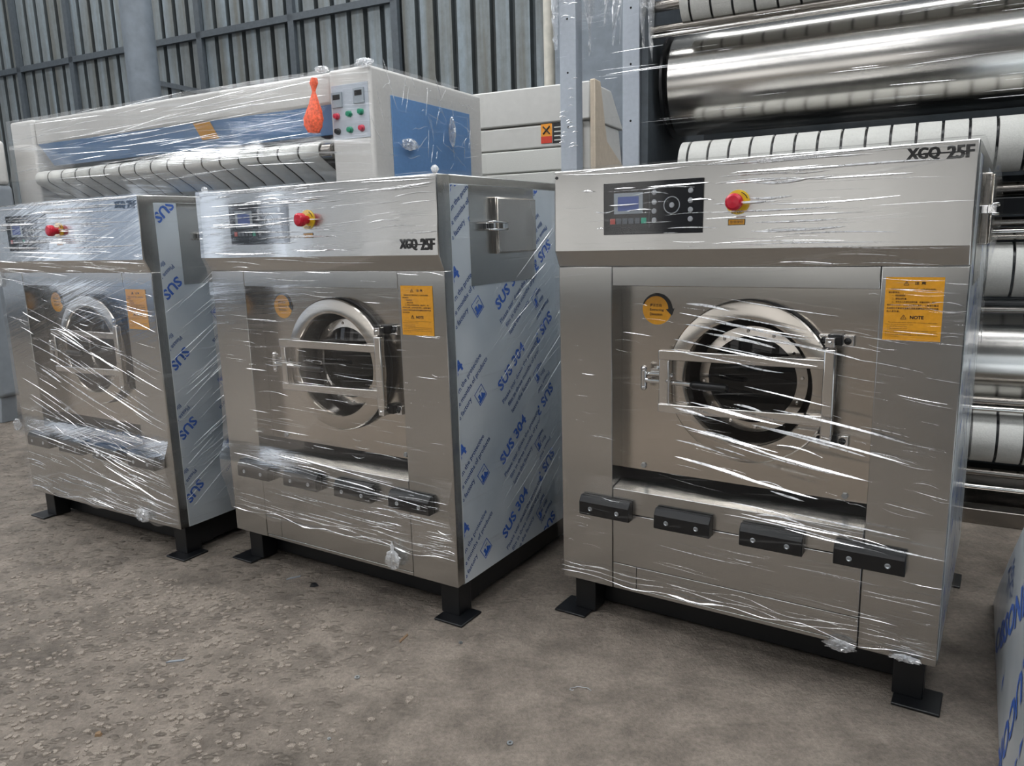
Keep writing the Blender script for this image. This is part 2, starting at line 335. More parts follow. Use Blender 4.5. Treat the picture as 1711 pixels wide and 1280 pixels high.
def put_text(mb, s, o, u, n_up, width=None, height=None, bold=0., mi=0, shear=0.):
    """lay text in the plane with origin o, reading direction u, up direction n_up"""
    v, f, tw, th = text_data(s, bold, shear); u = Vector(u); n_up = Vector(n_up); o = Vector(o)
    sy = height / th if height else width / tw; sx = width / tw if width else sy
    mb.add([o + u * (a * sx) + n_up * (b * sy) for a, b in v], f, mi)
    return tw * sx
def quad(mb, o, u, v, mi=0): o = Vector(o); u = Vector(u); v = Vector(v); mb.add([o, o + u, o + u + v, o + v], [(0, 1, 2, 3)], mi)

X, Y, Z = Vector((1, 0, 0)), Vector((0, 1, 0)), Vector((0, 0, 1))

# ------------------------------------------------------------------ setting
WALL_YAW = -.455
def yawed(o, loc, yaw): o.location = loc; o.rotation_euler = (0, 0, yaw); return o
struct(MB().box(-16, 12, -10, 16, -.12, 0).build('floor', M['floor']))
mb = MB(); pitch = .225; x = -12.0; k = 0
while x < 9:
    mb.box(x, x + .160, 0, .02, 0, 7.2, 0)
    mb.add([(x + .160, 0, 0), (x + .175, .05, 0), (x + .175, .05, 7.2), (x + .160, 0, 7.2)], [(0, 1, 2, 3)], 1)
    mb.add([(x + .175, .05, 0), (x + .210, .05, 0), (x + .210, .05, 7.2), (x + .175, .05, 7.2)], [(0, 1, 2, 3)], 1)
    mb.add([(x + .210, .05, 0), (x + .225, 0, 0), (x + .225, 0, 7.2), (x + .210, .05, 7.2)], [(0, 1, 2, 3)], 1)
    x += pitch
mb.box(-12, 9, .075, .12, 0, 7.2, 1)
WO = Vector((0, 8.3, 0))
struct(yawed(mb.build('wall_back', [M['sheet'], M['groove_shade']], fix=False), WO, WALL_YAW))

# roof, side and rear walls of the hall (never in the frame, they light and reflect in the steel)
RY = -.5
def skystrips():
    ob = MB()
    for a in (1.2, 5.0): ob.box(-12.5, 5.5, a, a + 1.3, 6.72, 6.76)
    return ob
mb = MB(); mb.box(-15, 15, -11, 13, 6.8, 6.9); struct(yawed(mb.build('ceiling', M['roof']), (0, 1, 0), RY))
mb = MB()
for a in (-6.0, -3.4, -1.0):
    for c_ in range(-13, 8, 3): mb.box(c_, c_ + 2.4, a, a + .45, 5.4, 5.44)
struct(yawed(mb.build('trim_30', M['glint_strip']), (0, 1, 0), RY))  # unseen strips added and sized for crisp highlights on the folds
mb = MB()
for (a0, a1, z0, z1) in ((-8.8, -7.7, .6, 3.3), (-6.6, -5.9, .6, 3.3), (-4.6, -3.8, .6, 3.3), (-2.2, -1.5, .6, 3.3), (-.5, .8, .6, 3.3), (2.2, 2.9, .6, 3.3), (4.2, 5.2, .6, 3.3)): mb.box(-13.98, -13.94, a0, a1, z0, z1)
struct(yawed(mb.build('glow_panel_2', M['glow_panel_cool']), (0, 1, 0), RY))  # unseen glowing panels added for cool bright bands in the steel
mb = MB()
for (a0, a1) in ((-7.5, -6.8), (-3.6, -2.5), (.9, 2.0), (3.0, 3.9)): mb.box(-13.98, -13.9, a0, a1, 0, 4.4)
struct(yawed(mb.build('dark_reflect_panel', M['purlin']), (0, 1, 0), RY))  # unseen dark panels added for vertical bands in the reflections
mb = MB()
for (a0, a1) in ((-5.8, -4.8), (-1.4, -.7)): mb.box(-13.98, -13.9, a0, a1, 0, 3.4)
struct(yawed(mb.build('blue_reflect_panel', M['blue']), (0, 1, 0), RY))  # unseen blue panels added to vary the reflections in the steel
struct(yawed(skystrips().build('trim_1', M['skylight']), (0, 1, 0), RY))
mb = MB(); mb.box(-14.2, -14, -9.6, 12, 0, 6.8); struct(yawed(mb.build('wall_left', M['hall']), (0, 1, 0), RY))
mb = MB(); mb.box(7, 7.2, -9.6, 12, 0, 6.8); struct(yawed(mb.build('wall_right', M['purlin']), (0, 1, 0), RY))
mb = MB(); mb.box(-14, 14, -9.6, -9.4, 0, 6.8); struct(yawed(mb.build('wall_rear', M['hall']), (0, 1, 0), RY))
mb = MB()
for a in range(-12, 2, 3): mb.box(a - 1.15, a + (1.1 if a % 2 else .5), -9.38, -9.34, .7, 3.3)
struct(yawed(mb.build('glow_panel_1', M['glow_panel']), (0, 1, 0), RY))  # unseen glowing panels added to brighten what the fronts reflect
mb = MB()
for a in range(-12, 13, 6): mb.box(a + 1.35, a + 1.65, -7.2, -6.9, 0, 6.7)
struct(yawed(mb.build('trim_2', M['purlin']), (0, 1, 0), RY))

mb = MB(); mb.box(-.38, .26, -.85, -.30, 0, 6.7); struct(mb.build('trim_31', M['mirror_dark'], bevel=.02))   # dark block added behind the viewer, only to be mirrored in the jambs
# wall girts and posts on the corrugated wall
def girt(x0, z0, x1, z1, t, name, label):
    mb = MB(); a, b = Vector((x0, -.06, z0)), Vector((x1, -.06, z1)); d = (b - a).normalized(); n = Vector((-d.z, 0, d.x)) * t / 2
    v = [a - n, b - n, b + n, a + n]; v2 = [p + Vector((0, .055, 0)) for p in v]
    mb.add(v + v2, [(0, 1, 2, 3), (7, 6, 5, 4), (0, 4, 5, 1), (1, 5, 6, 2), (2, 6, 7, 3), (3, 7, 4, 0)])
    return yawed(mb.build(name, M['purlin']), WO, WALL_YAW)
# ---- helpers shared with the photograph's pixel frame are solved offline; numbers below are in metres
gi = 0
def wall_bar(kind, x0, z0, x1, z1, t):
    global gi; gi += 1
    return struct(girt(x0, z0, x1, z1, t, 'trim_%d' % (gi + 2), ''))
wall_bar('girt', -12, 3.98, -1.27, 3.98, .075)
wall_bar('brace', -5.1, 3.54, -3.2, 3.06, .06)
for px_ in (-9.3, -7.77, -6.61, -4.17, -2.70, -1.27): wall_bar('post', px_, 0, px_, 7.0, .085)
mb = MB(); mb.tube([(-4.09, -1.0, 0), (-4.09, -1.0, 6.75)], .17, 40); mb.box(-4.5, -3.7, -1.4, -.6, 0, .02)
tag(yawed(mb.build('round_column', M['column']), WO, WALL_YAW), 'thick round blue-grey steel column in front of the corrugated wall', 'column')
mb = MB(); mb.tube([(.575, -.12, 0), (.575, -.12, 6.75)], .062, 28)
tag(yawed(mb.build('pipe', M['column2']), WO, WALL_YAW), 'slim pale pipe standing against the wall behind the off-white ironer', 'pipe')
mb = MB(); mb.box(.70, 2.6, -.30, -.06, 0, 6.7); tag(yawed(mb.build('steel_column', M['column']), WO, WALL_YAW), 'broad flat blue-grey column beside the slim pale pipe', 'column')

# ------------------------------------------------------------------ washing machines
W_, Z0, Z1, Z2, Z3, PB, PT, XS1, XS2, ZL, ZS, DEP = 1.25, .1467, 1.3133, 1.3688, 1.6365, .0282, .0227, .2065, 1.036, 1.249, .530, 1.12
RC = .082      # recess depth of the front opening
def hy(z): return -PB + (PB - PT) * (z - Z2) / (Z3 - Z2)     # header face y at height z

def film_print(mb, x, y, z, ang, rev=False, sy=1.0, logo=True, clip=None):
    """one block of the printed protective film, in the plane x = const, starting at (y, z)"""
    u = Vector((0, math.cos(ang), math.sin(ang))); v = Vector((0, -math.sin(ang), math.cos(ang)))
    if rev: u, v = -u, -v
    o = Vector((x, y, z))
    n0 = len(mb.v), len(mb.f)
    put_text(mb, 'SUS 304', o, u, v, width=.235, height=.048, bold=.03, mi=0)
    put_text(mb, 'Please tear down the protective', o - v * .055 - u * .02, u, v, width=.36, height=.026, mi=1, bold=.015)
    put_text(mb, 'film in three months of products', o - v * .094 - u * .0, u, v, width=.36, height=.026, mi=1, bold=.015)
    put_text(mb, 'leave the factory', o - v * .133 - u * .0, u, v, width=.19, height=.026, mi=1, bold=.015)
    if logo:
        c = o + u * .21 - v * .185; s = .06
        for (a, b, c1, d1) in ((0, 0, s, .003), (0, s - .003, s, .003), (0, 0, .003, s), (s - .003, 0, .003, s)):
            quad(mb, c + u * a + v * b, u * c1, v * d1, 0)
        quad(mb, c + u * .006 + v * .006, u * .048, v * .012, 0); quad(mb, c + u * .012 + v * .018, u * .014, v * .02, 0)
        mb.add([c + u * .026 + v * .018, c + u * .05 + v * .018, c + u * .038 + v * .035], [(0, 1, 2)], 0)
        quad(mb, c + u * .03 + v * .042, u * .02, v * .003, 1)
    if clip:
        y0, y1, z0, z1 = clip
        # cut what would hang over the sheet's edge
        bm = bmesh.new(); vs = [bm.verts.new(p) for p in mb.v[n0[0]:]]
        for f, mi in zip(mb.f[n0[1]:], mb.m[n0[1]:]):
            try: bf = bm.faces.new([vs[i - n0[0]] for i in f]); bf.material_index = mi
            except Exception: pass
        for co, no in (((0, y0, 0), (0, -1, 0)), ((0, y1, 0), (0, 1, 0)), ((0, 0, z0), (0, 0, -1)), ((0, 0, z1), (0, 0, 1))):
            bmesh.ops.bisect_plane(bm, geom=bm.verts[:] + bm.edges[:] + bm.faces[:], plane_co=co, plane_no=no, clear_outer=True)
        bm.verts.index_update()
        mb.v = mb.v[:n0[0]]; mb.f = mb.f[:n0[1]]; mb.m = mb.m[:n0[1]]; mb.sm = mb.sm[:n0[1]]
        vv = [tuple(q.co) for q in bm.verts]; mi_ = [f.material_index for f in bm.faces]; ff = [tuple(q.index for q in f.verts) for f in bm.faces]
        for f, mi in zip(ff, mi_): pass
        o_ = len(mb.v); mb.v += vv; mb.f += [tuple(i + o_ for i in f) for f in ff]; mb.m += mi_; mb.sm += [False] * len(ff)
        bm.free()

def wrap_profile(zb):
    # (y, z) down the front of a wrapped machine
    return [(.55, Z3 + .010), (.25, Z3 + .012), (.02, Z3 + .011), (-PT - .010, Z3 + .004), (-PT - .012, Z3 - .06), (-.034, 1.50), (-PB - .008, Z2), (-.016, 1.325), (-.011, 1.29), (-.010, 1.10),
            (-.009, .90), (-.010, .70), (-.020, .56), (-.046, .498), (-.048, .45), (-.046, .418), (-.026, .35), (-.012, .27), (-.010, zb)]
def make_wrap(t, mat, seed, zb, ridges, side=True, zb_side=None, amp=.0025):
    rnd = random.Random(seed); mb = MB(); pr = wrap_profile(zb)
    # densify profile
    P = []
    for i in range(len(pr) - 1):
        a, b = Vector(pr[i]), Vector(pr[i + 1]); n = max(1, int((b - a).length / .035))
        for k in range(n): P.append(a.lerp(b, k / n))
    P.append(Vector(pr[-1])); NX = 44; vs = []
    for j, p in enumerate(P):
        for i in range(NX + 1):
            x = -.008 + (W_ + .016) * i / NX
            d = noise.noise(Vector((x * 3 + seed, p.y * 22, seed * 1.7))) * amp
            if p.x > 0: y, z = p.x, p.y + abs(d) * 1.5
            else: y, z = p.x - abs(d), p.y
            if j == len(P) - 1: z += noise.noise(Vector((x * 6, seed, 3))) * .035
            vs.append((x, y, z))
    fs = [(j * (NX + 1) + i, j * (NX + 1) + i + 1, (j + 1) * (NX + 1) + i + 1, (j + 1) * (NX + 1) + i) for j in range(len(P) - 1) for i in range(NX)]
    mb.add(vs, fs, 0, True)
    for kk in range(3):
        pts = [(W_ * q / 30, -.0135, zb + .012 + .02 * kk + noise.noise(Vector((q * .22, seed, kk))) * .035) for q in range(31)]
        mb.fold(pts, [.0022 * abs(noise.noise(Vector((q * .4, seed + 3, kk)))) * 3 + .0004 for q in range(31)], (0, -1, 0), (0, 0, 1), 2 if kk else 1, .7)
    # sides
    zbs = zb_side if zb_side is not None else zb
    for xs, sg in ((W_ + .010, 1), (-.010, -1)):
        if not side and sg > 0: continue
        NY, NZ = 18, 26; vs = []
        for j in range(NZ + 1):
            z = zbs + (Z3 + .008 - zbs) * j / NZ
            for i in range(NY + 1):
                y = -.012 + (DEP + .012) * i / NY
                bump = 0.
                if sg > 0 and .24 < y < .62:            # tented over the powder box
                    bump = .048 * max(0, 1 - abs(y - .42) / .24) * max(0, 1 - abs(z - 1.46) / .24) ** .6
                d = abs(noise.noise(Vector((y * 3, z * 14, seed * 2.3 + sg)))) * amp * 1.5
                vs.append((xs + sg * (d + bump), y, z))
        fs = [(j * (NY + 1) + i, j * (NY + 1) + i + 1, (j + 1) * (NY + 1) + i + 1, (j + 1) * (NY + 1) + i) for j in range(NZ) for i in range(NY)]
        mb.add(vs, fs, 0, True)
    # tight pleats
    def front_y(z):
        for a, b in zip(pr[3:-1], pr[4:]):
            if b[1] <= z <= a[1]: return a[0] + (b[0] - a[0]) * (a[1] - z) / max(1e-6, a[1] - b[1])
        return pr[-1][0]
    for (x0, x1, z0, z1, cnt, lmin, lmax, slope, rmax, strong) in ridges:
        for _ in range(cnt):
            x = rnd.uniform(x0, x1); z = rnd.uniform(z0, z1); l = rnd.uniform(lmin, lmax) * rnd.choice((.45, .7, 1, 1)); sl = slope + rnd.gauss(0, .012)
            bow = rnd.gauss(0, .004); rr = rmax * rnd.uniform(.35, 1.0); pts = []; rs = []; n = 9
            xe = min(x + l, W_ + .004)
            if xe - x < .02: continue
            for k in range(n + 1):
                q = k / n; xx = x + (xe - x) * q; zz = z + slope_z(sl, xx - x) + bow * 4 * q * (1 - q)
                if zz < zb + .01: break
                if zz > Z3 - .004: zz = Z3 - .004
                pts.append((xx, front_y(zz) - .0012 + .0006 * math.sin(k * 2.3), zz)); rs.append(rr * max(.06, math.sin(PI * q) ** .6))
            if len(pts) > 3: mb.fold(pts, [q * 1.15 for q in rs], (0, -1, 0), (0, 0, 1), 1 if rnd.random() < strong else 2, rnd.uniform(.45, 1.1))
    return mb
def slope_z(s, dx): return s * dx
def side_pleats(mb, rnd, cnt, y0, y1, z0, z1, slope, lmin=.08, lmax=.35, rmax=.0016, strong=.5):
    for _ in range(cnt):
        y = rnd.uniform(y0, y1); z = rnd.uniform(z0, z1); l = rnd.uniform(lmin, lmax); s = slope + rnd.gauss(0, .08); n = 7; pts = []; rs = []
        for k in range(n + 1):
            q = k / n; yy = y + l * q; zz = z + s * l * q
            if yy > y1 + .1 or zz > Z3 - .01 or zz < Z0 + .03: break
            pts.append((W_ + .0125, yy, zz)); rs.append(rmax * rnd.uniform(.6, 1) * max(.06, math.sin(PI * q) ** .6))
        if len(pts) > 3: mb.fold(pts, [q * 1.2 for q in rs], (1, 0, 0), (0, 0, 1), 1 if rnd.random() < strong else 2, rnd.uniform(.45, 1.1))
def crumple(mb, c, r, seed, mi=0, stretch=(1, .5, 1.2), folds=9):
    """a twisted tuft of film"""
    rnd = random.Random(seed); n, m = 14, 26; vs = []
    for i in range(n + 1):
        th = PI * i / n
        for k in range(m):
            a = 2 * PI * k / m
            q = r * (.45 + .75 * abs(math.sin(a * folds / 2 + i * .5 + rnd.uniform(-.25, .25)))) * rnd.uniform(.75, 1.15)
            vs.append((c[0] + math.sin(th) * math.cos(a) * q * stretch[0], c[1] + math.sin(th) * math.sin(a) * q * stretch[1], c[2] + math.cos(th) * r * stretch[2] + rnd.uniform(-.004, .004)))
    fs = [(i * m + k, i * m + (k + 1) % m, (i + 1) * m + (k + 1) % m, (i + 1) * m + k) for i in range(n) for k in range(m)]
    mb.add(vs, fs, mi, False)

def washer(loc, yaw, label, wrapmat, seed, zb, ridges, lettering, film_blocks, tails, note_z, zb_side=None, sidepl=None, group='washing machines in a row', drum=0.0):
    t = empty('washing_machine', loc, yaw, label, 'washing machine', group)
    # --- cabinet: folded stainless front with an opening, box body behind
    g = .0014
    mb = MB()
    mb.box(0, XS1 - g, 0, RC, Z0, Z1, 0); mb.box(XS2 + g, W_, 0, RC, Z0, Z1, 0)
    mb.box(XS1, XS2, .001, RC, ZL, Z1, 0)
    mb.box(.004, W_ - .004, RC + .07, DEP, Z0 + .004, Z3 - .002, 1); mb.box(.004, W_ - .004, RC + .002, RC + .07, Z0 + .004, .586, 1)
    mb.box(.003, .030, RC, DEP, Z0, Z3, 0)            # left skin
    mb.box(W_ - .034, W_ - .001, .001, .045, Z1, Z3, 0); mb.box(W_ - .03, W_, .0455, DEP, Z3 - .03, Z3, 0)   # right edge frame
    mb.box(.0, W_, .06, DEP, Z3 - .004, Z3 + .001, 0)
    mb.box(W_ - .02, W_, RC, DEP, Z0, Z0 + .012, 0)
    mb.build('cabinet', [M['steel'], M['dark']], t, .0025)
    # sloping header that juts out over the front
    mb = MB(); mb.prism([(-PT, Z3), (-PB, Z2), (-.001, Z1), (.06, Z1), (.06, Z3)], 'x', 0, W_)
    hd = mb.build('header_panel', M['steel'], t, .004, 3)
    mb = MB(); mb.lathe([(0.0001, -.003), (.005, -.003), (.006, 0)], (.010, hy(1.62), 1.615), 'y', 12); mb.build('rivet', M['black'], hd)
    # lettering on the header
    mb = MB(); (lx0, lx1, lz0, lz1) = lettering; yy = hy((lz0 + lz1) / 2) - .0022
    for dx, dy in ((-.0016, 0), (0, .0002), (.0016, .0004)):
        put_text(mb, 'XGQ', (lx0 + dx, yy - dy, lz0), X, Z, width=(lx1 - lx0) * .49, height=lz1 - lz0, bold=.02)
        put_text(mb, '25F', (lx0 + (lx1 - lx0) * .60 + dx, yy - dy, lz0), X, Z, width=(lx1 - lx0) * .38, height=lz1 - lz0, bold=.02)
    quad(mb, (lx0 + .02, yy - .0008, (lz0 + lz1) / 2 - .002), X * (lx1 - lx0 - .03), Z * .0035)
    o = mb.build('model_lettering', M['ink'], hd); o['label'] = 'black XGQ 25F letters'
    # control panel
    pw, ph = .338, .166; px, pz = .191, 1.419
    cp = MB(); cp.prism([(px, pz), (px + pw, pz), (px + pw, pz + ph), (px, pz + ph)], 'y', -PB - .0035, -PB + .004); cpo = cp.build('control_panel', M['panel'], t, .0012)
    cpo['label'] = 'black control panel with blue screen'
    yf = -PB - .0037
    def U(u, v): return px + u * pw, pz + ph * (1 - v)
    x0, z0 = U(.115, .60); x1, z1 = U(.415, .20)
    s = MB(); s.box(x0, x1, yf - .0012, yf, z0, z1, 0); s.box(x0 + .014, x1 - .014, yf - .0016, yf - .0006, z0 + .010, z1 - .012, 1); s.build('screen', [M['lcdframe'], M['lcd']], cpo)
    for i, mt in enumerate(('keyred', 'keydark', 'keydark', 'keydark', 'keydark', 'keygreen')):
        x, z = U(.10 + i * .065, .74); b = MB(); b.box(x - .009, x + .009, yf - .0015, yf, z - .009, z + .009); ko = b.build('key', M[mt], cpo, .001)
        if mt != 'keydark': ko['label'] = 'red key' if mt == 'keyred' else 'green key'
    for u in (.53, .885):
        for v in (.22, .40, .57, .74):
            x, z = U(u, v); b = MB(); b.lathe([(.0001, -.0025), (.007, -.0025), (.0085, 0)], (x, yf, z), 'y', 20); b.build('round_key', M['keygrey'], cpo)
    x, z = U(.705, .47); b = MB(); b.lathe([(.0245, -.0005), (.0245, -.002), (.0270, -.002), (.0270, -.0005)], (x, yf, z), 'y', 40); b.lathe([(.0001, -.0025), (.007, -.0025), (.0085, 0)], (x, yf, z), 'y', 20)
    b.build('jog_ring', M['keygrey'], cpo)
    b = MB(); quad(b, (px + pw * .48, yf - .0003, pz + .02), X * .001, Z * (ph - .04)); quad(b, (px + .01, yf - .0003, pz + .045), X * .15, Z * .001); b.build('panel_line', M['keydark'], cpo)
    # emergency stop
    ex, ez = .636, 1.506; ey = hy(ez)
    e = MB(); e.lathe([(.0001, -.004), (.036, -.004), (.0365, -.001), (.0365, .001)], (ex, ey, ez), 'y', 40); eb = e.build('emergency_stop', M['yellow2'], t); eb['label'] = 'red mushroom button on a yellow disc'
    e = MB(); put_text(e, 'STOP', (ex - .018, ey - .0048, ez - .033), X, Z, width=.036, height=.009, bold=.02)
    e.build('stop_lettering', M['ink'], eb)
    for a0 in (20, 140):
        e = MB(); pts = [(ex + .0305 * math.cos(R(a0 + d)), ey - .005, ez + .0305 * math.sin(R(a0 + d))) for d in range(0, 50, 8)]; e.tube(pts, .0014, 4); e.build('turn_arrow', M['ink'], eb)
    e = MB(); e.lathe([(.015, -.004), (.015, -.026), (.024, -.028), (.0255, -.034), (.0245, -.048), (.018, -.053), (.0001, -.055)], (ex, ey, ez), 'y', 40); e.build('mushroom_knob', M['red'], eb)
    e = MB(); lx, lz = .608, 1.4385; ly = hy(1.445) - .0012
    quad(e, (lx, ly, lz), X * .052, Z * .0185, 1); quad(e, (lx + .002, ly - .0004, lz + .002), X * .048, Z * .0145, 0); put_text(e, '急停按钮', (lx + .006, ly - .0009, lz + .005), X, Z, width=.040, height=.009, mi=1)
    e.build('stop_label', [M['yellow'], M['ink']], t)
    # --- front lower panels
    mb = MB(); mb.prism([(.001, .4425), (.001, ZS), (RC, ZS + .018), (RC, .4425)], 'x', XS1 + g, XS2 - g); mb.build('sill', M['steel'], t, .002)
    mb = MB(); mb.box(XS1 + g, XS2 - g, 0, RC, .2475, .4400); mb.build('access_panel', M['steel'], t, .002)
    mb = MB(); mb.box(XS1 + g, .2985, .001, RC, .162, .2450); mb.box(.3005, XS2 - g, .001, RC, .162, .2450); mb.box(XS1 + g, XS2 - g, .002, RC, Z0, .1605); mb.build('kick_strip', M['steel'], t, .0015)
    # --- recessed drum panel
    mb = MB(); hx, hz_, hr = .655, .941, .215; xa, xb, za, zb2 = XS1 - .005, XS2 + .005, .587, ZL + .02
    corner = [math.atan2(z_ - hz_, x_ - hx) for x_, z_ in ((xb, zb2), (xa, zb2), (xa, za), (xb, za))]
    angs = sorted(set([2 * PI * k / 96 - PI for k in range(96)] + corner)); vo_ = []; vi_ = []
    for a in angs:
        ca, sa = math.cos(a), math.sin(a); tt = min((((xb if ca > 0 else xa) - hx) / ca) if abs(ca) > 1e-9 else 9, (((zb2 if sa > 0 else za) - hz_) / sa) if abs(sa) > 1e-9 else 9)
        vo_.append((hx + ca * tt, RC, hz_ + sa * tt)); vi_.append((hx + ca * hr, RC, hz_ + sa * hr))
    n_ = len(angs); mb.add(vo_ + vi_, [(k, (k + 1) % n_, n_ + (k + 1) % n_, n_ + k) for k in range(n_)], 0)
    mb.box(XS1 - .02, XS2 + .02, RC + .002, RC + .0045, ZS, .588, 1)  # dark strip painted in for the shadow gap below the panel
    dp = mb.build('drum_panel', [M['steel_v'], M['dark']], t)
    for bx, bz in ((.292, .605), (.964, .603)):
        b = MB(); b.lathe([(.0001, -.008), (.009, -.008), (.0105, -.005), (.0105, 0)], (bx, RC, bz), 'y', 6, smooth=False); b.build('bolt', M['zinc'], dp)
    # round direction sticker
    st = MB(); scx, scz, sr = .337, 1.166, .053; yy = RC - .0012
    seg = [(scx + sr * math.cos(2 * PI * k / 48), yy, scz + sr * math.sin(2 * PI * k / 48)) for k in range(48)]; st.add(seg, [tuple(range(48))], 0)
    a0, a1 = R(165), R(2); ks = 22; vs = []
    for k in range(ks + 1):
        a = a0 + (a1 - a0) * k / ks; wd = .002 + .011 * (k / ks) ** .7
        vs += [(scx + (sr + .0015) * math.cos(a), yy - .0008, scz + (sr + .0015) * math.sin(a)), (scx + (sr - wd) * math.cos(a), yy - .0008, scz + (sr - wd) * math.sin(a))]
    st.add(vs, [(2 * k, 2 * k + 2, 2 * k + 3, 2 * k + 1) for k in range(ks)], 1)
    st.add([(scx + sr + .008, yy - .001, scz + .004), (scx + sr - .022, yy - .001, scz + .001), (scx + sr - .001, yy - .001, scz - .02)], [(0, 1, 2)], 1)
    put_text(st, '提示方向', (scx - .026, yy - .001, scz + .008), X, Z, width=.042, height=.011, mi=1, bold=.01)
    put_text(st, 'Extracting', (scx - .026, yy - .001, scz - .008), X, Z, width=.050, height=.0105, mi=1, bold=.01)
    put_text(st, 'Direction', (scx - .026, yy - .001, scz - .022), X, Z, width=.045, height=.0095, mi=1, bold=.01)
    st.build('direction_sticker', [M['yellow'], M['ink']], t)
    # --- round door
    cx, cz, fy = .655, .941, .043; R0 = .264
    mb = MB(); mb.lathe([(R0 - .004, RC), (R0 - .004, fy + .004)], (cx, 0, cz), 'y', 96); mb.lathe([(R0 + .003, RC), (R0 + .003, RC - .008), (R0 - .002, RC - .010)], (cx, 0, cz), 'y', 96); mb.build('door_seal', M['rubber'], t)
    mb = MB(); mb.lathe([(R0 - .002, fy + .006), (R0, fy + .002), (R0 - .004, fy - .002), (.216, fy - .009), (.207, fy - .008), (.204, fy - .004), (.203, fy + .008)], (cx, 0, cz), 'y', 96)
    dr = mb.build('door', M['steel_v'], t)
    mb = MB(); mb.lathe([(.2035, fy + .006), (.199, fy + .05), (.192, fy + .085), (.184, fy + .092), (.180, fy + .085), (.176, fy + .078)], (cx, 0, cz), 'y', 96); mb.build('inner_dish', M['bowl'], dr)
    mb = MB(); mb.lathe([(.1775, fy + .080), (.176, fy + .074), (.144, fy + .070), (.141, fy + .078)], (cx, 0, cz), 'y', 96); mb.build('glass_ring', M['steel_v'], dr)
    for k in range(12):
        a = 2 * PI * k / 12 + .1; b = MB(); b.lathe([(.0001, -.004), (.0045, -.004), (.006, 0)], (cx + .160 * math.cos(a), fy + .072, cz + .160 * math.sin(a)), 'y', 10); b.build('screw', M['chrome'], dr)
    mb = MB(); mb.lathe([(.0001, fy + .066), (.06, fy + .068), (.11, fy + .073), (.143, fy + .079)], (cx, 0, cz), 'y', 64); mb.build('door_glass', M['glass'], dr)
    # yoke across the door
    y0, y1 = .012, .036
    mb = MB()
    def bar(za, zb_, ha, hb):
        mb.prism([(.370, za - ha / 2), (.905, zb_ - hb / 2), (.905, zb_ + hb / 2), (.370, za + ha / 2)], 'y', y0, y1)
    bar(1.020, 1.022, .034, .030); bar(.838, .849, .030, .032)
    mb.box(.370, .412, y0 + .006, y1 - .002, .85, 1.006)
    mb.box(.404, .412, y0 - .006, y1, .853, 1.003)
    mb.build('yoke', M['polish'], dr, .004, 3)
    mb = MB(); mb.box(.893, .928, y0 - .002, y1 - .002, .79, 1.070); hp = mb.build('hinge_post', M['polish'], dr, .006, 3)
    for hz, s2 in ((1.089, 1), (.780, -1)):
        h = MB(); h.box(.866, .900, RC - .016, RC, hz - .017, hz + .017, 0); h.box(.932, .966, RC - .016, RC, hz - .017, hz + .017, 0); h.box(.895, .936, RC - .030, RC, hz - .013, hz + .020, 1)
        h.box(.895, .922, y0 + .002, RC - .02, hz - .014, hz + .014, 0)
        for bx in (.883, .949): h.lathe([(.0001, -.022), (.005, -.022), (.006, -.018), (.0105, -.017), (.0115, -.0155)], (bx, RC, hz), 'y', 16, 1)
        h.lathe([(.0001, -.004), (.006, -.003), (.007, .001)], (.908, y0 + .002, hz), 'y', 14, 0)
        h.build('hinge', [M['chrome'], M['blackplastic']], t, .003)
    # latch with handle
    l = MB(); l.tube([(.318, .010, .925), (.45, .006, .925), (.50, .000, .925)], .008, 12, 0)
    l.tube([(.318, .030, .945), (.42, .026, .945)], .009, 12, 0); l.tube([(.308, .018, .905), (.308, .018, .958)], .011, 14, 0)
    l.sphere((.308, .018, .899), .011, 8, 0); l.sphere((.308, .018, .965), .011, 8, 0); l.sphere((.412, .004, .952), .007, 6, 0); l.sphere((.402, .000, .93), .008, 6, 0)
    l.tube([(.340, .06, .952), (.340, RC, .985)], .010, 10, 0); l.box(.325, .36, .035, RC, .930, .962, 0)
    l.v = [(p[0], p[1] + .022, p[2]) for p in l.v]; lo = l.build('latch_rod', M['chrome'], dr, 0)
    l = MB(); l.tube([(.485, .000, .925), (.492, -.0035, .925), (.55, -.003, .924), (.60, -.001, .923), (.605, .003, .923)], [.010, .0125, .0135, .0125, .008], 16, 0); l.v = [(p[0], p[1] + .022, p[2]) for p in l.v]; l.build('handle_grip', M['blackplastic'], dr)
    # --- notice sticker
    nx0, nx1, nz1 = 1.050, 1.194, note_z; nz0 = nz1 - .176; s = MB(); yy = -.0012
    quad(s, (nx0, yy, nz0), X * (nx1 - nx0), Z * (nz1 - nz0), 0); yt = yy - .0008
    def tri(xc, zc, h): 
        for a, b in (((-h * .6, 0), (h * .6, 0)), ((h * .6, 0), (0, h)), ((0, h), (-h * .6, 0)), ((0, h * .25), (0, h * .65))): s.tube([(xc + a[0], yt, zc + a[1]), (xc + b[0], yt, zc + b[1])], .0006, 4, 1)
    tri(nx0 + .052, nz1 - .022, .011); put_text(s, '注 意', (nx0 + .072, yt, nz1 - .021), X, Z, width=.028, height=.009, mi=1, bold=.02)
    cn = [(.014, .112, '机器运行中严禁打开机门，以免发生危险。'), (.008, .030, '请注意安全。'), (.018, .034, '一、切断电源后检修。'), (.018, .038, '二、接地必须可靠。'), (.018, .108, '三、非专业人员请勿拆卸机器，机器运转时，请勿'), (.006, .128, '将手伸入内筒，以免发生意外事故，儿童请勿靠近'), (.006, .128, '洗涤物中不得混有金属及易燃易爆物品以免损坏机器'), (.006, .034, '及人身伤害。')]
    for i, (dx, wd, tx) in enumerate(cn): put_text(s, tx, (nx0 + dx, yt, nz1 - .036 - i * .0088), X, Z, width=wd, height=.0055, mi=1, bold=.01)
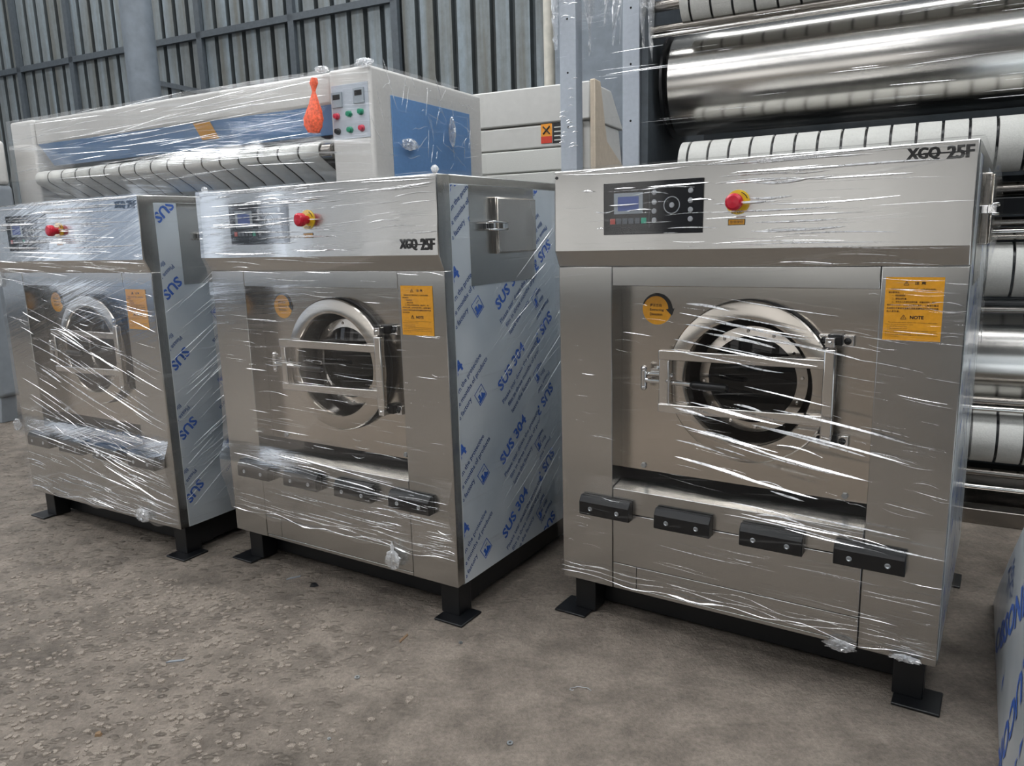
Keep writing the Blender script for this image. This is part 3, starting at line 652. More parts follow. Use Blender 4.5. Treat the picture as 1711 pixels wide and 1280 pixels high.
    tri(nx0 + .050, nz1 - .116, .012); put_text(s, 'NOTE', (nx0 + .066, yt, nz1 - .1155), X, Z, width=.034, height=.0095, mi=1, bold=.03)
    en = [(.012, .122, 'The machine must not be opened while it is running to avoid danger'), (.006, .070, 'keep the area around it clear'), (.012, .048, '1. cut off the power first'), (.012, .048, '2. the earth must be sound'), (.012, .122, '3. only trained people may open the machine, keep hands away from'), (.006, .130, 'the drum while it turns and keep children away from the door of it'), (.006, .130, 'do not wash cloth that holds metal or oil that burns or could burst'), (.006, .034, 'or hurt people.')]
    for i, (dx, wd, tx) in enumerate(en): put_text(s, tx, (nx0 + dx, yt, nz1 - .1275 - i * .0056), X, Z, width=wd, height=.0036, mi=1)
    so = s.build('notice_sticker', [M['yellow'], M['ink']], t); so['label'] = 'yellow notice sticker'
    # --- four black bumpers
    for bx in (.088, .378, .672, .958):
        b = MB(); b.prism([(-.001, .420), (-.001, .492), (-.018, .492), (-.034, .470), (-.034, .424), (-.030, .420)], 'x', bx, bx + .196); bo = b.build('bumper', M['blackplastic'], t, .004, 3)
        for sx_ in (bx + .045, bx + .150):
            q = MB(); q.lathe([(.0001, -.001), (.004, -.001), (.006, -.003), (.008, -.002), (.0085, .001)], (sx_, -.034, .447), 'y', 16); q.build('screw', M['zinc'], bo)
    # --- legs and base rails
    for lx, ly in ((0.03, .04), (1.135, .04), (.03, DEP - .12), (1.135, DEP - .12)):
        b = MB(); b.box(lx, lx + .085, ly, ly + .08, .008, Z0); b.box(lx - .062 + (.0 if lx < .5 else .068), lx + .068 + (.0 if lx < .5 else .068), ly - .058, ly + .075, 0, .009); b.build('leg', M['black'], t, .003)
    b = MB(); b.box(.05, .11, .12, DEP - .12, .025, Z0 + .003); b.box(W_ - .11, W_ - .05, .12, DEP - .12, .025, Z0 + .003); b.box(.05, W_ - .05, .125, .205, .018, Z0 + .003); b.box(.05, W_ - .05, DEP - .20, DEP - .12, .025, Z0 + .003); b.build('base_rail', M['black'], t, .003)  # front beam set forward in black to darken the floor beneath
    # --- side panel with printed protective film
    b = MB(); b.box(-.0015, .002, .046, DEP, Z0, Z3 - .031); b.build('side_panel', M['pfilm'], t, .001)
    b = MB(); b.box(W_ - .010, W_ + .0015, .046, DEP, Z0, Z3 - .031); sp = b.build('side_panel', M['pfilm'], t, .001); sp['label'] = 'side panel under printed blue and white film'
    b = MB()
    for (fy_, fz_, ang, rev, *cy) in film_blocks: film_print(b, W_ + .0024 + random.Random(fy_ * 7 + fz_).random() * .0004, fy_, fz_, ang, rev, clip=(cy[0] if cy else .048, DEP - .005 if rev else .62, Z0 + .004, Z3 - .034))
    b.build('film_print', [M['blueink'], M['blueink2']], sp, fix=False)
    # bare steel patch and powder box
    b = MB(); b.box(W_, W_ + .0032, .154, .60, 1.252, Z3 - .031); b.build('bare_panel', M['steel'], t)
    b = MB(); b.box(W_ + .003, W_ + .024, .296, .578, 1.362, 1.568); b.box(W_ + .024, W_ + .031, .300, .574, 1.366, 1.564); po = b.build('powder_box', M['steel_v'], t, .004)
    b = MB(); b.box(W_ + .004, W_ + .020, .235, .262, 1.452, 1.474); b.box(W_ + .020, W_ + .042, .25, .262, 1.452, 1.474); b.tube([(W_ + .03, .235, 1.476), (W_ + .044, .245, 1.478), (W_ + .046, .31, 1.476), (W_ + .042, .345, 1.474)], .004, 8)
    b.tube([(W_ + .03, .235, 1.450), (W_ + .044, .245, 1.449), (W_ + .046, .31, 1.450), (W_ + .042, .345, 1.452)], .004, 8); b.box(W_ + .031, W_ + .040, .315, .350, 1.448, 1.478); b.build('latch', M['chrome'], po, .001)
    # --- stretch film
    mb = make_wrap(t, wrapmat, seed, zb, ridges, True, zb_side)
    if sidepl: side_pleats(mb, random.Random(seed + 5), *sidepl)
    wo = mb.build('stretch_wrap', [wrapmat, M['pleat'], M['pleat_soft']], t, fix=False); wo['label'] = 'clear glossy stretch film around the machine'
    for (c, r, sd, st_) in tails:
        mb = MB(); crumple(mb, c, r, sd, 0, st_); o = mb.build('film_tuft', M['rag'], wo, fix=False)
    return t

A38 = R(38)
blocks_fwd = [(-.098, z, A38, False) for z in (1.46, 1.15, .82, .51, .21)] + [(.328, z, A38, False) for z in (1.77, 1.47, 1.145, .829, .53, .22)] + [(.715, z, A38, True, .605) for z in (1.72, 1.415, 1.114, .804, .512, .22)]
blocks_rev = [(.118, z, R(40), True) for z in (1.93, 1.625, 1.295, .98, .66, .36)] + [(.60, z, R(40), True) for z in (1.76, 1.47, 1.15, .83, .52)]

rid3 = [(.55, 1.0, 1.37, 1.62, 26, .15, .5, .004, .0018, .45), (.02, .6, 1.37, 1.6, 14, .08, .3, .0, .0012, .3), (.7, 1.2, 1.30, 1.40, 10, .1, .4, -.03, .0015, .4),
        (.42, .72, 1.0, 1.22, 18, .2, .38, -.15, .0055, 1.0), (.42, .78, .60, .95, 22, .2, .38, -.16, .0054, 1.0), (.0, .5, 1.42, 1.57, 12, .05, .2, .0, .0032, 1.0), (.5, .85, 1.39, 1.57, 14, .2, .42, .005, .0045, 1.0), (.5, .9, 1.58, 1.63, 6, .3, .5, .01, .004, 1.0), (.9, 1.2, .6, 1.15, 44, .05, .2, -.13, .0010, .35), (.22, .6, .58, 1.2, 34, .05, .25, -.10, .0008, .15),
        (.6, 1.0, .49, .56, 12, .2, .4, -.05, .0034, .9), (1.0, 1.2, .17, .42, 26, .05, .2, -.02, .0013, .45), (.02, .2, .2, 1.2, 26, .03, .12, -.05, .0010, .3), (.3, 1.0, .17, .42, 22, .08, .3, -.04, .0012, .35), (.0, 1.0, 1.622, 1.632, 8, .3, .8, 0, .0016, .9), (1.0, 1.22, 1.1, 1.3, 26, .06, .2, -.04, .0010, .4)]
washer((.177435, 2.711011, 0), -.583879, 'nearest and rightmost wrapped stainless washing machine, seen almost front on', M['film3'], 3, .165, rid3,
       (1.084, 1.240, 1.590, 1.624), blocks_fwd, [((.99, -.018, .150), .024, 5, (1.8, .4, .7)), ((1.17, -.016, .16), .018, 6, (2.2, .5, .5))], 1.284,
       sidepl=(60, .0, 1.0, .3, 1.5, -.6))
rid2 = [(.0, .4, 1.38, 1.60, 12, .25, .4, .006, .0045, .95), (.2, .7, .5, .56, 6, .3, .5, -.05, .004, .95), (.0, .6, 1.42, 1.62, 24, .15, .45, .006, .0028, .8), (.5, 1.15, 1.40, 1.62, 40, .1, .4, .03, .0016, .45), (.0, .7, 1.31, 1.40, 16, .1, .4, -.03, .0022, .7),
        (.2, 1.2, 1.1, 1.31, 20, .1, .4, -.03, .0012, .3), (.15, .9, .6, 1.0, 56, .08, .4, -.02, .0012, .35), (.0, .3, .9, 1.15, 16, .06, .2, -.03, .0012, .4), (.0, 1.0, .47, .56, 20, .15, .5, -.05, .0024, .65),
        (.0, 1.2, .22, .42, 50, .1, .4, -.03, .0018, .5), (.8, 1.2, .27, .5, 50, .04, .2, .02, .0013, .5), (1.0, 1.2, .6, 1.1, 16, .04, .15, -.01, .001, .4), (0, 1, 1.62, 1.634, 10, .3, .8, 0, .0024, .9)]
washer((-1.275404, 3.290790, 0), -.565264, 'middle wrapped stainless washing machine with printed blue film on its right side', M['film2'], 2, .245, rid2,
       (1.082, 1.236, 1.385, 1.425), blocks_fwd, [((.955, -.022, .205), .030, 9, (1.1, .5, 1.3)), ((.955, -.022, .255), .008, 19, (.8, .6, 3)), ((0.01, 0, 1.648), .012, 11, (1, 1, 1)), ((1.235, -.01, 1.65), .012, 12, (1, 1, 1))], 1.262,
       sidepl=(150, .25, 1.0, .25, 1.3, .62, .06, .4, .0011, .25))
rid1 = [(.2, .8, .4, 1.1, 16, .3, .55, -.36, .0048, .95), (.0, .6, 1.42, 1.60, 12, .2, .5, -.01, .0055, .95), (.0, .9, 1.40, 1.62, 46, .2, .6, -.01, .0034, .8), (.0, 1.2, 1.31, 1.42, 34, .2, .5, -.05, .0026, .6), (.0, 1.2, .95, 1.3, 50, .1, .5, -.13, .0016, .4), (.05, 1.1, .55, 1.15, 60, .15, .5, -.30, .0026, .7),
        (.0, 1.1, .47, .62, 40, .15, .5, -.10, .0032, .75), (.0, 1.1, .17, .42, 60, .1, .45, -.10, .0024, .6), (.6, 1.2, .17, .6, 50, .08, .35, -.2, .0018, .6), (0, 1, 1.62, 1.634, 12, .3, .8, 0, .003, .9)]
washer((-2.602630, 3.933281, 0), -.542190, 'leftmost wrapped stainless washing machine, cut by the left edge of the photo', M['film1'], 1, .16, rid1,
       (1.085, 1.234, 1.583, 1.617), blocks_rev, [((1.0, -.02, .18), .035, 15, (1.3, .5, .9)), ((-.01, -.01, 1.28), .04, 16, (.5, .5, 1)), ((.0, -.03, .52), .03, 17, (.6, .6, 1))], 1.240,
       sidepl=(230, .02, .9, .2, 1.25, .62, .08, .4, .0020, .6))

# ------------------------------------------------------------------ blue and white ironer behind
IY = -.495; IO = (-.798, 4.8, 0)
t = empty('flatwork_ironer', IO, IY, 'long white and blue flatwork ironer under cloudy film behind the washing machines', 'ironer')
ID = 1.312; IZ = 2.455
b = MB(); b.box(-.322, 0, 0, ID, 0, IZ); eo = b.build('right_housing', M['white'], t, .02, 3)
b = MB(); b.box(-3.74, -3.44, 0, ID, 0, IZ); b.build('left_housing', M['white'], t, .02, 3)
b = MB(); b.box(0, .006, .19, 1.13, 1.2, 2.305); b.build('blue_side_panel', M['blue'], eo, .002)
b = MB(); b.box(-3.44, -.322, .02, ID - .1, 2.26, IZ - .004); b.build('top_cover', M['white'], t, .02, 3)
b = MB(); b.prism([(.03, 2.275), (.03, 2.262), (.14, 2.10), (.3, 2.10), (.3, 2.275)], 'x', -3.43, -.33); b.build('blue_fascia', M['blue'], t, .003)
b = MB(); b.box(-3.44, -.322, .30, .34, 1.1, 2.3); b.box(-3.44, -.322, .7, .72, .3, 2.2); b.build('inner_wall', M['tealfelt'], t)
# control face
b = MB(); b.box(-.300, -.018, -.006, 0, 2.04, 2.36); cf = b.build('control_face', M['post'], t, .002)
for bx, bz, mt in ((-.263, 2.18, 'buttonred'), (-.165, 2.185, 'green'), (-.075, 2.19, 'green'), (-.262, 2.09, 'black'), (-.165, 2.092, 'green'), (-.075, 2.095, 'buttonred')):
    q = MB(); q.lathe([(.020, 0), (.020, -.008), (.016, -.012), (.015, -.026), (.0001, -.028)], (bx, -.006, bz), 'y', 18); o = q.build('push_button', M[mt], cf); o['label'] = {'buttonred': 'red', 'green': 'green', 'black': 'black'}[mt] + ' push button'
for bx, bz in ((-.255, 2.275), (-.085, 2.285)):
    q = MB(); q.box(bx - .04, bx + .04, -.016, -.006, bz - .045, bz + .045, 0); q.box(bx - .028, bx + .028, -.018, -.015, bz + .0, bz + .03, 1); q.build('meter', [M['lcdframe'], M['dark']], cf, .002)
for lx, lw, lz in ((-1.59, .17, 2.165), (-2.86, .13, 2.19)):
    q = MB(); q.add([(lx, .024, lz + .095), (lx + lw, .024, lz + .095), (lx + lw, .092, lz - .01), (lx, .092, lz - .01)], [(0, 1, 2, 3)]); q.build('yellow_label', M['yellow'], t)
# feed roller with tapes
RYc, RZc, RR = .02, 1.985, .062
b = MB(); b.tube([(-3.43, RYc, RZc), (-.325, RYc, RZc)], .05, 24); b.tube([(-.36, RYc, RZc), (-.32, RYc, RZc)], .028, 16); b.build('feed_roller', M['rail'], t)
n = 17; pit = (3.43 - .40) / n
for k in range(n):
    x0 = -3.42 + k * pit; x1 = x0 + pit - .018; pr = []
    for a in range(80, 236, 13): pr.append((RYc + RR * math.cos(R(a)) , RZc + RR * math.sin(R(a))))
    pr = [(.10, 2.05)] + [(RYc - (RR) * math.sin(R(a)), RZc + RR * math.cos(R(a))) for a in range(-30, 131, 14)]
    pr += [(.16, 1.845), (.22, 1.80), (.245, 1.815), (.25, 1.84)]
    ins = [(p[0] + .004, p[1] + .004) for p in pr]
    q = MB(); m_ = len(pr); vs = []
    for p in pr: vs += [(x0, p[0], p[1]), (x1, p[0], p[1])]
    q.add(vs, [(2 * i, 2 * i + 2, 2 * i + 3, 2 * i + 1) for i in range(m_ - 1)], 0, True)
    o = q.build('feed_tape', M['felt'], t); s_ = o.modifiers.new('thick', 'SOLIDIFY'); s_.thickness = .004
    q = MB(); q.box(x0 - .006, x1 - .004, .262, .268, 1.25, 1.84, 0); q.build('lower_tape', M['tealfelt'], t)
b = MB(); b.box(-3.44, -.32, -.04, .12, 1.10, 1.27); b.build('feed_table', M['blue'], t, .01)
b = MB(); b.prism([(.01, 2.00), (.05, 1.945), (.17, 1.86), (.235, 1.835), (.255, 1.86), (.255, 2.05), (.05, 2.03)], 'x', -3.43, -.33); b.build('tape_gap_shade', M['dark'], t)  # dark backing added so the gaps between the tapes look shaded
# film over the ironer
rnd = random.Random(21); mb = MB(); vs = []; pr = [(1.0, IZ + .012), (.3, IZ + .012), (-.012, IZ + .008), (-.016, 2.3), (-.018, 2.12), (-.05, 1.98), (-.03, 1.90), (-.016, 1.80)]
NX = 60
for j, p in enumerate(pr):
    for i in range(NX + 1):
        x = -3.76 + 3.77 * i / NX; vs.append((x, p[0] - abs(noise.noise(Vector((x * 2, j * 3, 1)))) * .008, p[1] + (noise.noise(Vector((x * 1.5, j, 4))) * .012 if j < 3 else 0)))
mb.add(vs, [(j * (NX + 1) + i, j * (NX + 1) + i + 1, (j + 1) * (NX + 1) + i + 1, (j + 1) * (NX + 1) + i) for j in range(len(pr) - 1) for i in range(NX)], 0, True)
vs = []; NY, NZ = 16, 16
for j in range(NZ + 1):
    for i in range(NY + 1):
        y = -.014 + (ID + .03) * i / NY; z = 1.85 + (IZ + .01 - 1.85) * j / NZ; vs.append((.014 + abs(noise.noise(Vector((y * 4, z * 4, 8)))) * .02, y, z + noise.noise(Vector((y * 4, z * 2, 2))) * .02))
mb.add(vs, [(j * (NY + 1) + i, j * (NY + 1) + i + 1, (j + 1) * (NY + 1) + i + 1, (j + 1) * (NY + 1) + i) for j in range(NZ) for i in range(NY)], 3, True)
for k in range(150):
    x = rnd.uniform(-3.76, -.9); z = rnd.uniform(1.88, 2.44); l = rnd.uniform(.15, .9) * (1.3 if x < -2.5 else 1); xe = min(x + l, -.33); pts = []; rs = []; sl = .05 * (z - 2.2) + rnd.gauss(.03, .03); r0 = rnd.uniform(.001, .0038)
    for q in range(9):
        f = q / 8; zz = z + sl * (xe - x) * f; yy = -.02 if zz > 2.12 else -.05 + abs(zz - 1.98) * .2
        pts.append((x + (xe - x) * f, yy, zz)); rs.append(r0 * max(.06, math.sin(PI * f) ** .6))
    mb.fold(pts, rs, (0, -1, 0), (0, 0, 1), 1 if rnd.random() < .45 else 2, rnd.uniform(.45, 1.1))
for k in range(46):
    y = rnd.uniform(0.05, 1.1); z = rnd.uniform(1.9, 2.4); l = rnd.uniform(.05, .22); a = rnd.choice((R(80), R(100), R(-20), R(15))) + rnd.gauss(0, .3)
    pts = [(.03, y + l * q / 5 * math.cos(a), z + l * q / 5 * math.sin(a) + rnd.gauss(0, .004)) for q in range(6)]; mb.tube(pts, [.0005, .003, .004, .003, .003, .0005], 5, 2, False)
o = mb.build('stretch_wrap', [M['filmi'], M['pleat'], M['pleat_soft'], M['film2']], t, fix=False); o['label'] = 'cloudy wrinkled stretch film'
for c, r, sd, st_ in (((.03, .33, 2.02), .05, 31, (.5, 1.6, .7)), ((.03, .85, 2.15), .05, 32, (.4, .6, 2.0)), ((-.03, -.01, IZ + .01), .035, 33, (1.6, 1, .7)), ((-.36, -.01, IZ + .01), .03, 34, (1.6, 1, .6))):
    q = MB(); crumple(q, c, r, sd, 0, st_); q.build('film_tuft', M['rag'], o, fix=False)

# orange bag tied to the control housing
Mi = Matrix.Translation(IO) @ Matrix.Rotation(IY, 4, 'Z')
bag = MB(); pr = [(.0001, -.175), (.04, -.17), (.065, -.13), (.07, -.09), (.055, -.04), (.03, .02), (.012, .07), (.016, .085), (.03, .12), (.02, .15), (.0001, .15)]
vs = []; n = 28
for r, z in pr:
    for k in range(n):
        a = 2 * PI * k / n; q = r * (1 + .16 * math.sin(5 * a + z * 30)); vs.append((math.cos(a) * q, math.sin(a) * q * .45, z))
bag.add(vs, [(i * n + k, i * n + (k + 1) % n, (i + 1) * n + (k + 1) % n, (i + 1) * n + k) for i in range(len(pr) - 1) for k in range(n)], 0, True)
o = bag.build('plastic_bag', M['orangebag']); p = Mi @ Vector((-.372, -.088, 2.255)); o.location = p; o.rotation_euler = (0, R(6), IY)
tag(o, 'orange plastic bag knotted and hanging beside the push buttons of the blue ironer', 'bag')

# ------------------------------------------------------------------ off-white cabinet ironer farther back
CY = -.455; CO = (.95, 6.35, 0)
t = empty('white_ironer', CO, CY, 'plain off-white ironer with ribbed front standing between the blue ironer and the steel roll frame', 'ironer')
b = MB(); b.prism([(0, 2.35), (0, 2.645), (.55, 2.645), (.9, 2.35)], 'x', -2.4, -.285); b.build('hood', M['cabinet'], t, .012)
b = MB(); b.prism([(.05, 0), (.05, 2.35), (.8, 2.35), (.95, 1.9), (.95, 0)], 'x', -2.38, -.30); b.build('body', M['cabinet'], t, .01)
for k in range(6):
    b = MB(); b.box(-2.38, -.36, .0, .05, 2.335 - (k + 1) * .19 + .006, 2.335 - k * .19); b.build('front_slat', M['cabinet'] if k == 0 else M['felt'], t, .012)
b = MB(); b.prism([(.0, 0), (.0, 2.655), (.14, 2.655), (.30, 2.20), (.95, 1.94), (.95, 0)], 'x', -.284, -.24); b.build('side_cover', M['kraft'], t, .008)
b = MB(); quad(b, (-.72, -.004, 2.185), X * .10, Z * .155, 0); quad(b, (-.72, -.006, 2.185), X * .10, Z * .055, 1)
for a, c_ in (((-.70, 2.26), (-.64, 2.32)), ((-.70, 2.32), (-.64, 2.26))): b.tube([(a[0], -.008, a[1]), (c_[0], -.008, c_[1])], .006, 5, 2)
b.build('warning_label', [M['labelorange'], M['labelred'], M['ink']], t)
b = MB(); quad(b, (-.615, -.004, 2.18), X * .22, Z * .16, 0)
for k in range(4): quad(b, (-.60, -.006, 2.20 + k * .034), X * (.19 - .03 * (k % 3)), Z * .009, 1)
b.build('black_label', [M['ink'], M['felt']], t)

# ------------------------------------------------------------------ roll frame with polished steel rolls at the right
RO = (2.165, 3.489, 0); RYW = -.5
t = empty('roll_ironer', RO, RYW, 'tall ironer with big polished steel rolls and taped rollers behind the right washing machine', 'ironer')
XL, XR = -1.50, .9
for x0, x1 in ((-2.108, -2.010), (-1.738, -1.644)):
    b = MB(); b.box(x0, x1, 0, .012, 0, 3.6); b.box(x0, x0 + .008, .012, .09, 0, 3.6); b.box(x1 - .008, x1, .012, .09, 0, 3.6); po = b.build('upright', M['post'], t, .003); po['label'] = 'pale blue steel post with a row of holes'
    q = MB()
    for z in (.6, .95, 1.3, 1.65, 2.02, 2.31, 2.59, 2.95): q.lathe([(.0001, -.0015), (.006, -.0015), (.006, 0)], ((x0 + x1) / 2 + .0, 0, z), 'y', 12)
    q.build('hole_row', M['dark'], po)
b = MB(); b.box(-2.10, -1.65, .10, 1.1, .0, 1.7, 0); b.build('gear_housing', M['greymachine'], t, .01)
b = MB(); b.box(-1.64, -1.60, .02, 1.3, 0, 3.5); b.build('end_plate', M['purlin'], t)
b = MB(); b.box(XL, XR, .62, .72, 1.66, 1.95); b.box(XL, XR, .75, .85, 2.5, 3.6); b.box(XL, XR, .8, .85, 0, 3.6); b.build('rear_plate', M['purlin'], t)
def roll(zc, r, yc, x0, x1, name, mat, label=None):
    b = MB(); b.lathe([(.03, x0 - .02), (r - .02, x0 - .02), (r - .006, x0 - .004), (r, x0), (r, x1), (.03, x1)], (0, yc, zc), 'x', 96); b.tube([(-1.66, yc, zc), (x0, yc, zc)], .06, 24); o = b.build(name, mat, t)
    if label: o['label'] = label
    return o
roll(2.228, .268, .36, -1.52, XR, 'steel_roll', M['drum'], 'upper polished steel roll')
roll(.785, .262, .36, -1.52, XR, 'steel_roll', M['drum'], 'lower polished steel roll')
b = MB(); b.tube([(-1.56, .36, 2.228), (-1.545, .36, 2.228)], .285, 64); b.build('roll_flange', M['blackplastic'], t)
def taped(zc, r, yc, x0=-1.43, first=-1.43):
    b = MB(); b.tube([(-1.62, yc, zc), (x0, yc, zc)], .028, 18); b.tube([(x0, yc, zc), (XR, yc, zc)], r - .008, 32, 1); b.build('guide_roller', [M['rail'], M['blackplastic']], t)
    b = MB(); b.lathe([(.03, -.03), (.055, -.03), (.055, .0), (.03, .0)], (-1.60, yc, zc), 'x', 20); b.build('bearing', M['blackplastic'], t)
    x = first; k = 0
    while x < XR:
        wdt = .055 if k == 0 else .107; x2 = min(x + wdt, XR); b = MB()
        b.lathe([(r - .007, x), (r, x + .001), (r, x2 - .012), (r - .007, x2 - .011)], (0, yc, zc), 'x', 48); b.build('guide_tape', M['felt'], t); x = x2; k += 1
taped(1.775, .123, .123); taped(2.60, .115, .10); taped(1.21, .126, .126); taped(.412, .126, .126)
for zc, r, yc, mt in ((1.575, .035, .16, 'rail'), (1.43, .022, .10, 'rail'), (1.385, .018, .08, 'polish'), (1.36, .012, .05, 'rail'), (1.055, .022, .10, 'black'), (1.03, .014, .06, 'rail'), (.60, .02, .05, 'rail'), (.565, .014, .03, 'polish'), (.24, .02, .08, 'rail'), (.17, .014, .06, 'polish'), (2.475, .02, .06, 'rail'), (2.44, .012, .05, 'polish')):
    b = MB(); b.tube([(-1.62, yc, zc), (XR, yc, zc)], r, 18); b.build('tie_rod', M[mt], t)
b = MB(); b.box(-1.62, XR, .02, .10, 1.46, 1.535); b.build('cross_beam', M['blackplastic'], t, .004)
b = MB(); b.box(-1.62, XR, .0, .10, .0, .075); b.box(-1.62, XR, .30, .4, .10, .20); b.build('base_beam', M['rail'], t, .004)
# film on the rolls and torn rags at the posts
mb = MB(); vs = []; NX, NZ = 50, 30; rnd = random.Random(4)
for j in range(NZ + 1):
    z = .9 + 2.0 * j / NZ
    for i in range(NX + 1):
        x = -2.12 + 4.2 * i / NX; vs.append((x, -.022 - abs(noise.noise(Vector((x * 2, z * 9, 5)))) * .006, z))
mb.add(vs, [(j * (NX + 1) + i, j * (NX + 1) + i + 1, (j + 1) * (NX + 1) + i + 1, (j + 1) * (NX + 1) + i) for j in range(NZ) for i in range(NX)], 0, True)
for k in range(80):
    x = rnd.choice((rnd.uniform(-.55, .15), rnd.uniform(-1.9, .0))); z = rnd.uniform(1.95, 2.55); l = rnd.uniform(.06, .4); pts = []; rs = []; r0 = rnd.uniform(.0006, .0022); sl = rnd.gauss(0, .02)
    for q in range(8): f = q / 7; pts.append((x + l * f, -.03, z + sl * l * f)); rs.append(r0 * max(.06, math.sin(PI * f) ** .6))
    mb.fold(pts, rs, (0, -1, 0), (0, 0, 1), 1 if rnd.random() < .3 else 2, rnd.uniform(.45, 1.1))
for k in range(26):
    x = rnd.uniform(-2.11, -2.02); z = rnd.choice((rnd.uniform(1.9, 2.1), rnd.uniform(2.4, 2.75), rnd.uniform(1.9, 2.75))); l = rnd.uniform(.02, .06)
    mb.tube([(x, -.026, z), (x + l * .5, -.028, z + .004), (x + l, -.026, z)], [.0006, .003, .0006], 5, 1, False)
wo = mb.build('stretch_wrap', [M['filmr'], M['pleat'], M['pleat_soft']], t, fix=False); wo['label'] = 'clear stretch film over the rolls'
def rag(x0, x1, ztop, tips, y, seed):
    rnd = random.Random(seed); b = MB(); NX, NZ = 36, 22; vs = []
    for j in range(NZ + 1):
        for i in range(NX + 1):
            u = i / NX; x = x0 + (x1 - x0) * u
            zb = ztop - .06
            for (tu, tz, tw) in tips: zb = min(zb, ztop - (ztop - tz) * max(0, 1 - abs(u - tu) / tw) ** .8)
            q = j / NZ; z = ztop + (zb - ztop) * q
            near = min(tips, key=lambda t_: abs(t_[0] - u)); xx = x + (x0 + (x1 - x0) * near[0] - x) * q * .55
            vs.append((xx + rnd.gauss(0, .002), y + .03 * math.sin(u * 34 + q * 2) + rnd.gauss(0, .003), z + rnd.gauss(0, .004)))
    b.add(vs, [(j * (NX + 1) + i, j * (NX + 1) + i + 1, (j + 1) * (NX + 1) + i + 1, (j + 1) * (NX + 1) + i) for j in range(NZ) for i in range(NX)], 0, True)
    return b.build('torn_film', M['rag'], wo, fix=False)
rag(-1.99, -1.75, 2.95, [(.22, 2.37, .25), (.62, 2.47, .18), (.84, 2.39, .14), (.98, 2.38, .1)], .02, 1)
rag(-2.145, -2.085, 2.95, [(.3, 2.42, .6)], -.01, 2)
rag(-1.63, -1.55, 2.75, [(.2, 2.36, .3), (.75, 2.30, .4)], -.03, 3)

# ------------------------------------------------------------------ grey machine at the far left
t = empty('grey_washer', (-4.60, 6.35, 0), -.5, 'plain grey machine on splayed feet at the far left edge behind the leftmost washing machine', 'machine')
b = MB(); b.box(-1.6, .42, 0, .36, .22, 1.95, 0); b.build('body', M['greymachine'], t, .04, 4)
b = MB(); b.box(-1.6, .42, -.03, .34, 1.95, 2.30, 0); b.build('upper_housing', M['white'], t, .03, 3)
for fx in (-1.5, .25):
    b = MB(); b.prism([(fx - .09, .22), (fx + .13, .22), (fx + .09, 0), (fx - .03, 0)], 'y', .03, .16); b.build('foot', M['greymachine'], t, .005)
b = MB(); b.box(.30, .43, -.02, .0, 1.25, 1.37); b.box(.18, .26, -.03, 0, .55, .63); b.build('lock_box', M['black'], t, .005)

# ------------------------------------------------------------------ film-covered housing at the lower right corner
KO = (1.272, 1.789, 0); KY = -.547686
t = empty('sheet_housing', KO, KY, 'housing with sloping top under printed protective film at the lower right corner of the photograph', 'machine')
b = MB(); b.prism([(-1.2, 0), (1.05, 0), (.98, .055), (.78, .20), (.42, .435), (.026, .678), (-.35, .86), (-1.2, 1.0)], 'x', 0, .7, 0, False); ho = b.build('housing', M['pfilm'], t, .012, 3)
b = MB(); xx = -.0012
put_text(b, 'OBSONI', (xx, .60, .005), Vector((0, -.84, .54)).normalized(), Vector((0, .54, .84)).normalized(), width=1.0, height=.085, bold=.03)
put_text(b, 'LUCOR', (xx, -.40, .56), Vector((0, .64, -.77)).normalized(), Vector((0, -.77, -.64)).normalized(), width=.72, height=.085, bold=.03)
put_text(b, '不锈', (xx, .36, .30), Vector((0, -.87, .49)).normalized(), Vector((0, .49, .87)).normalized(), width=.26, height=.11, mi=1)
for yc, zc, s_ in ((.18, .15, .05), (-.46, .36, .05), (-.40, .28, .04)): b.add([(xx, yc, zc), (xx, yc - s_, zc + s_), (xx, yc - s_ * .2, zc - s_ * .6)], [(0, 1, 2)], 0)
b.build('film_print', [M['blueink'], M['blueink2']], ho, fix=False)

# ------------------------------------------------------------------ small things on the floor
def debris(name, mb, mat, loc, rz, label, cat, group=None):
    o = mb.build(name, mat); o.location = loc; o.rotation_euler = (0, 0, rz); tag(o, label, cat, group); return o
b = MB(); rnd = random.Random(9)
def chip(b, x, y, r, rnd, hz=.35):
    n = rnd.randint(5, 7); a0 = rnd.random() * 6; pts = [(x + math.cos(a0 + 2 * PI * k / n) * r * rnd.uniform(.6, 1.2), y + math.sin(a0 + 2 * PI * k / n) * r * rnd.uniform(.5, 1.0)) for k in range(n)]
    h = r * hz * rnd.uniform(.5, 1); o = len(b.v)
    b.add([(p[0], p[1], -.002) for p in pts] + [(x + (p[0] - x) * .72, y + (p[1] - y) * .72, h) for p in pts] + [(x, y, h * 1.1)],
          [(k, (k + 1) % n, n + (k + 1) % n, n + k) for k in range(n)] + [(n + k, n + (k + 1) % n, 2 * n) for k in range(n)], 0, False)
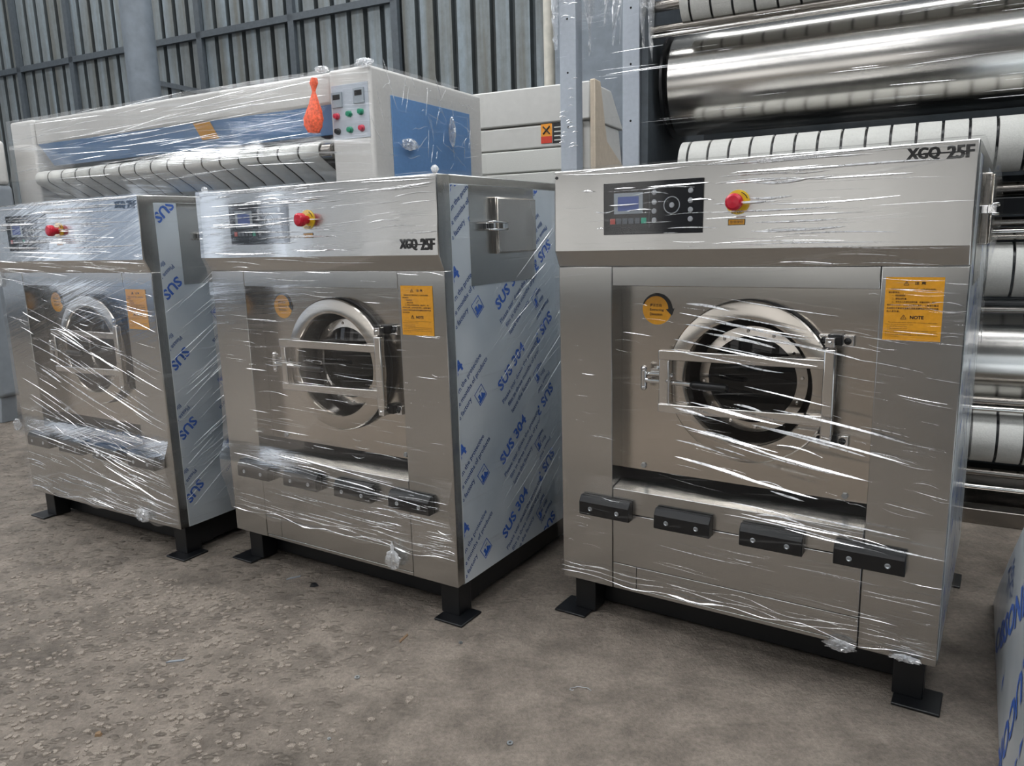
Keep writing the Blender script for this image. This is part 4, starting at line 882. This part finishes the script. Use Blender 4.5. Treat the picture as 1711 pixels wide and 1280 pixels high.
for _ in range(2600):
    x = rnd.gauss(-1.35, .55); y = rnd.uniform(1.4, 3.4)
    if x > -.3 or x < -3.2: continue
    if y > 3.0 + (-1.3 - x) * .45: continue
    chip(b, x, y, rnd.choice((.004, .006, .008, .010, .013, .017)), rnd, .38)
o = b.build('gravel', M['stone']); tag(o, 'small stone chips bedded in the worn concrete in the foreground', 'gravel', None, 'stuff')
def nut(name, x, y, r, mat, label, cat):
    b = MB(); b.lathe([(r * .45, .001), (r * .45, r * .5), (r, r * .5), (r, .001), (r * .45, .001)], (0, 0, 0), 'z', 6 if name == 'hex_nut' else 20, smooth=False); return debris(name, b, mat, (x, y, 0), .4, label, cat)
nut('hex_nut', -.209, 2.49, .008, M['zinc'], 'tiny pale nut on the floor just in front of the middle machine right front foot', 'nut')
nut('washer_ring', -.54, 2.288, .009, M['zinc'], 'small metal ring lying on the open floor below the middle machine', 'washer')
nut('washer_ring', -.034, 1.934, .009, M['zinc'], 'small metal ring at the bottom edge, nearest to the viewer in the middle', 'washer')
nut('hex_nut', -.561, 1.977, .006, M['zinc'], 'very small nut near the bottom edge left of the nearest metal ring', 'nut')
b = MB(); b.tube([(math.cos(a / 3) * .025 - a * .0012, math.sin(a / 3) * .018 + a * .003, .002 + .001 * (a % 3)) for a in range(14)], .0011, 6); debris('wire_scrap', b, M['zinc'], (.2, 2.17, 0), .3, 'thin curly wire scrap on the floor between the middle and right machines', 'wire')
for (x, y, r_, l_) in ((-.968, 3.064, .5, 'thin grey metal strip on the floor near the left foot of the middle machine'), (-.42, 2.53, 1.2, 'dark flat splinter on the floor in front of the middle machine'), (-1.20, 2.42, .2, 'dark flat flake among the stone chips')):
    b = MB(); b.prism([(-.03, -.003), (.028, -.005), (.034, .002), (-.02, .005)], 'z', .0, .004); debris('scrap_strip', b, M['wood'] if 'splinter' in l_ else M['greymachine'], (x, y, 0), r_, l_, 'scrap')
b = MB(); chip(b, 0, 0, .016, rnd, .6); debris('stone', b, M['wood'], (-1.259, 2.026, .002), 0, 'single tan pebble lying at the lower left of the floor', 'stone')
b = MB(); chip(b, 0, 0, .020, rnd, .5); debris('stone', b, M['black'], (-.86, 2.98, .002), 0, 'black lump on the floor beside the middle machine left foot', 'stone')
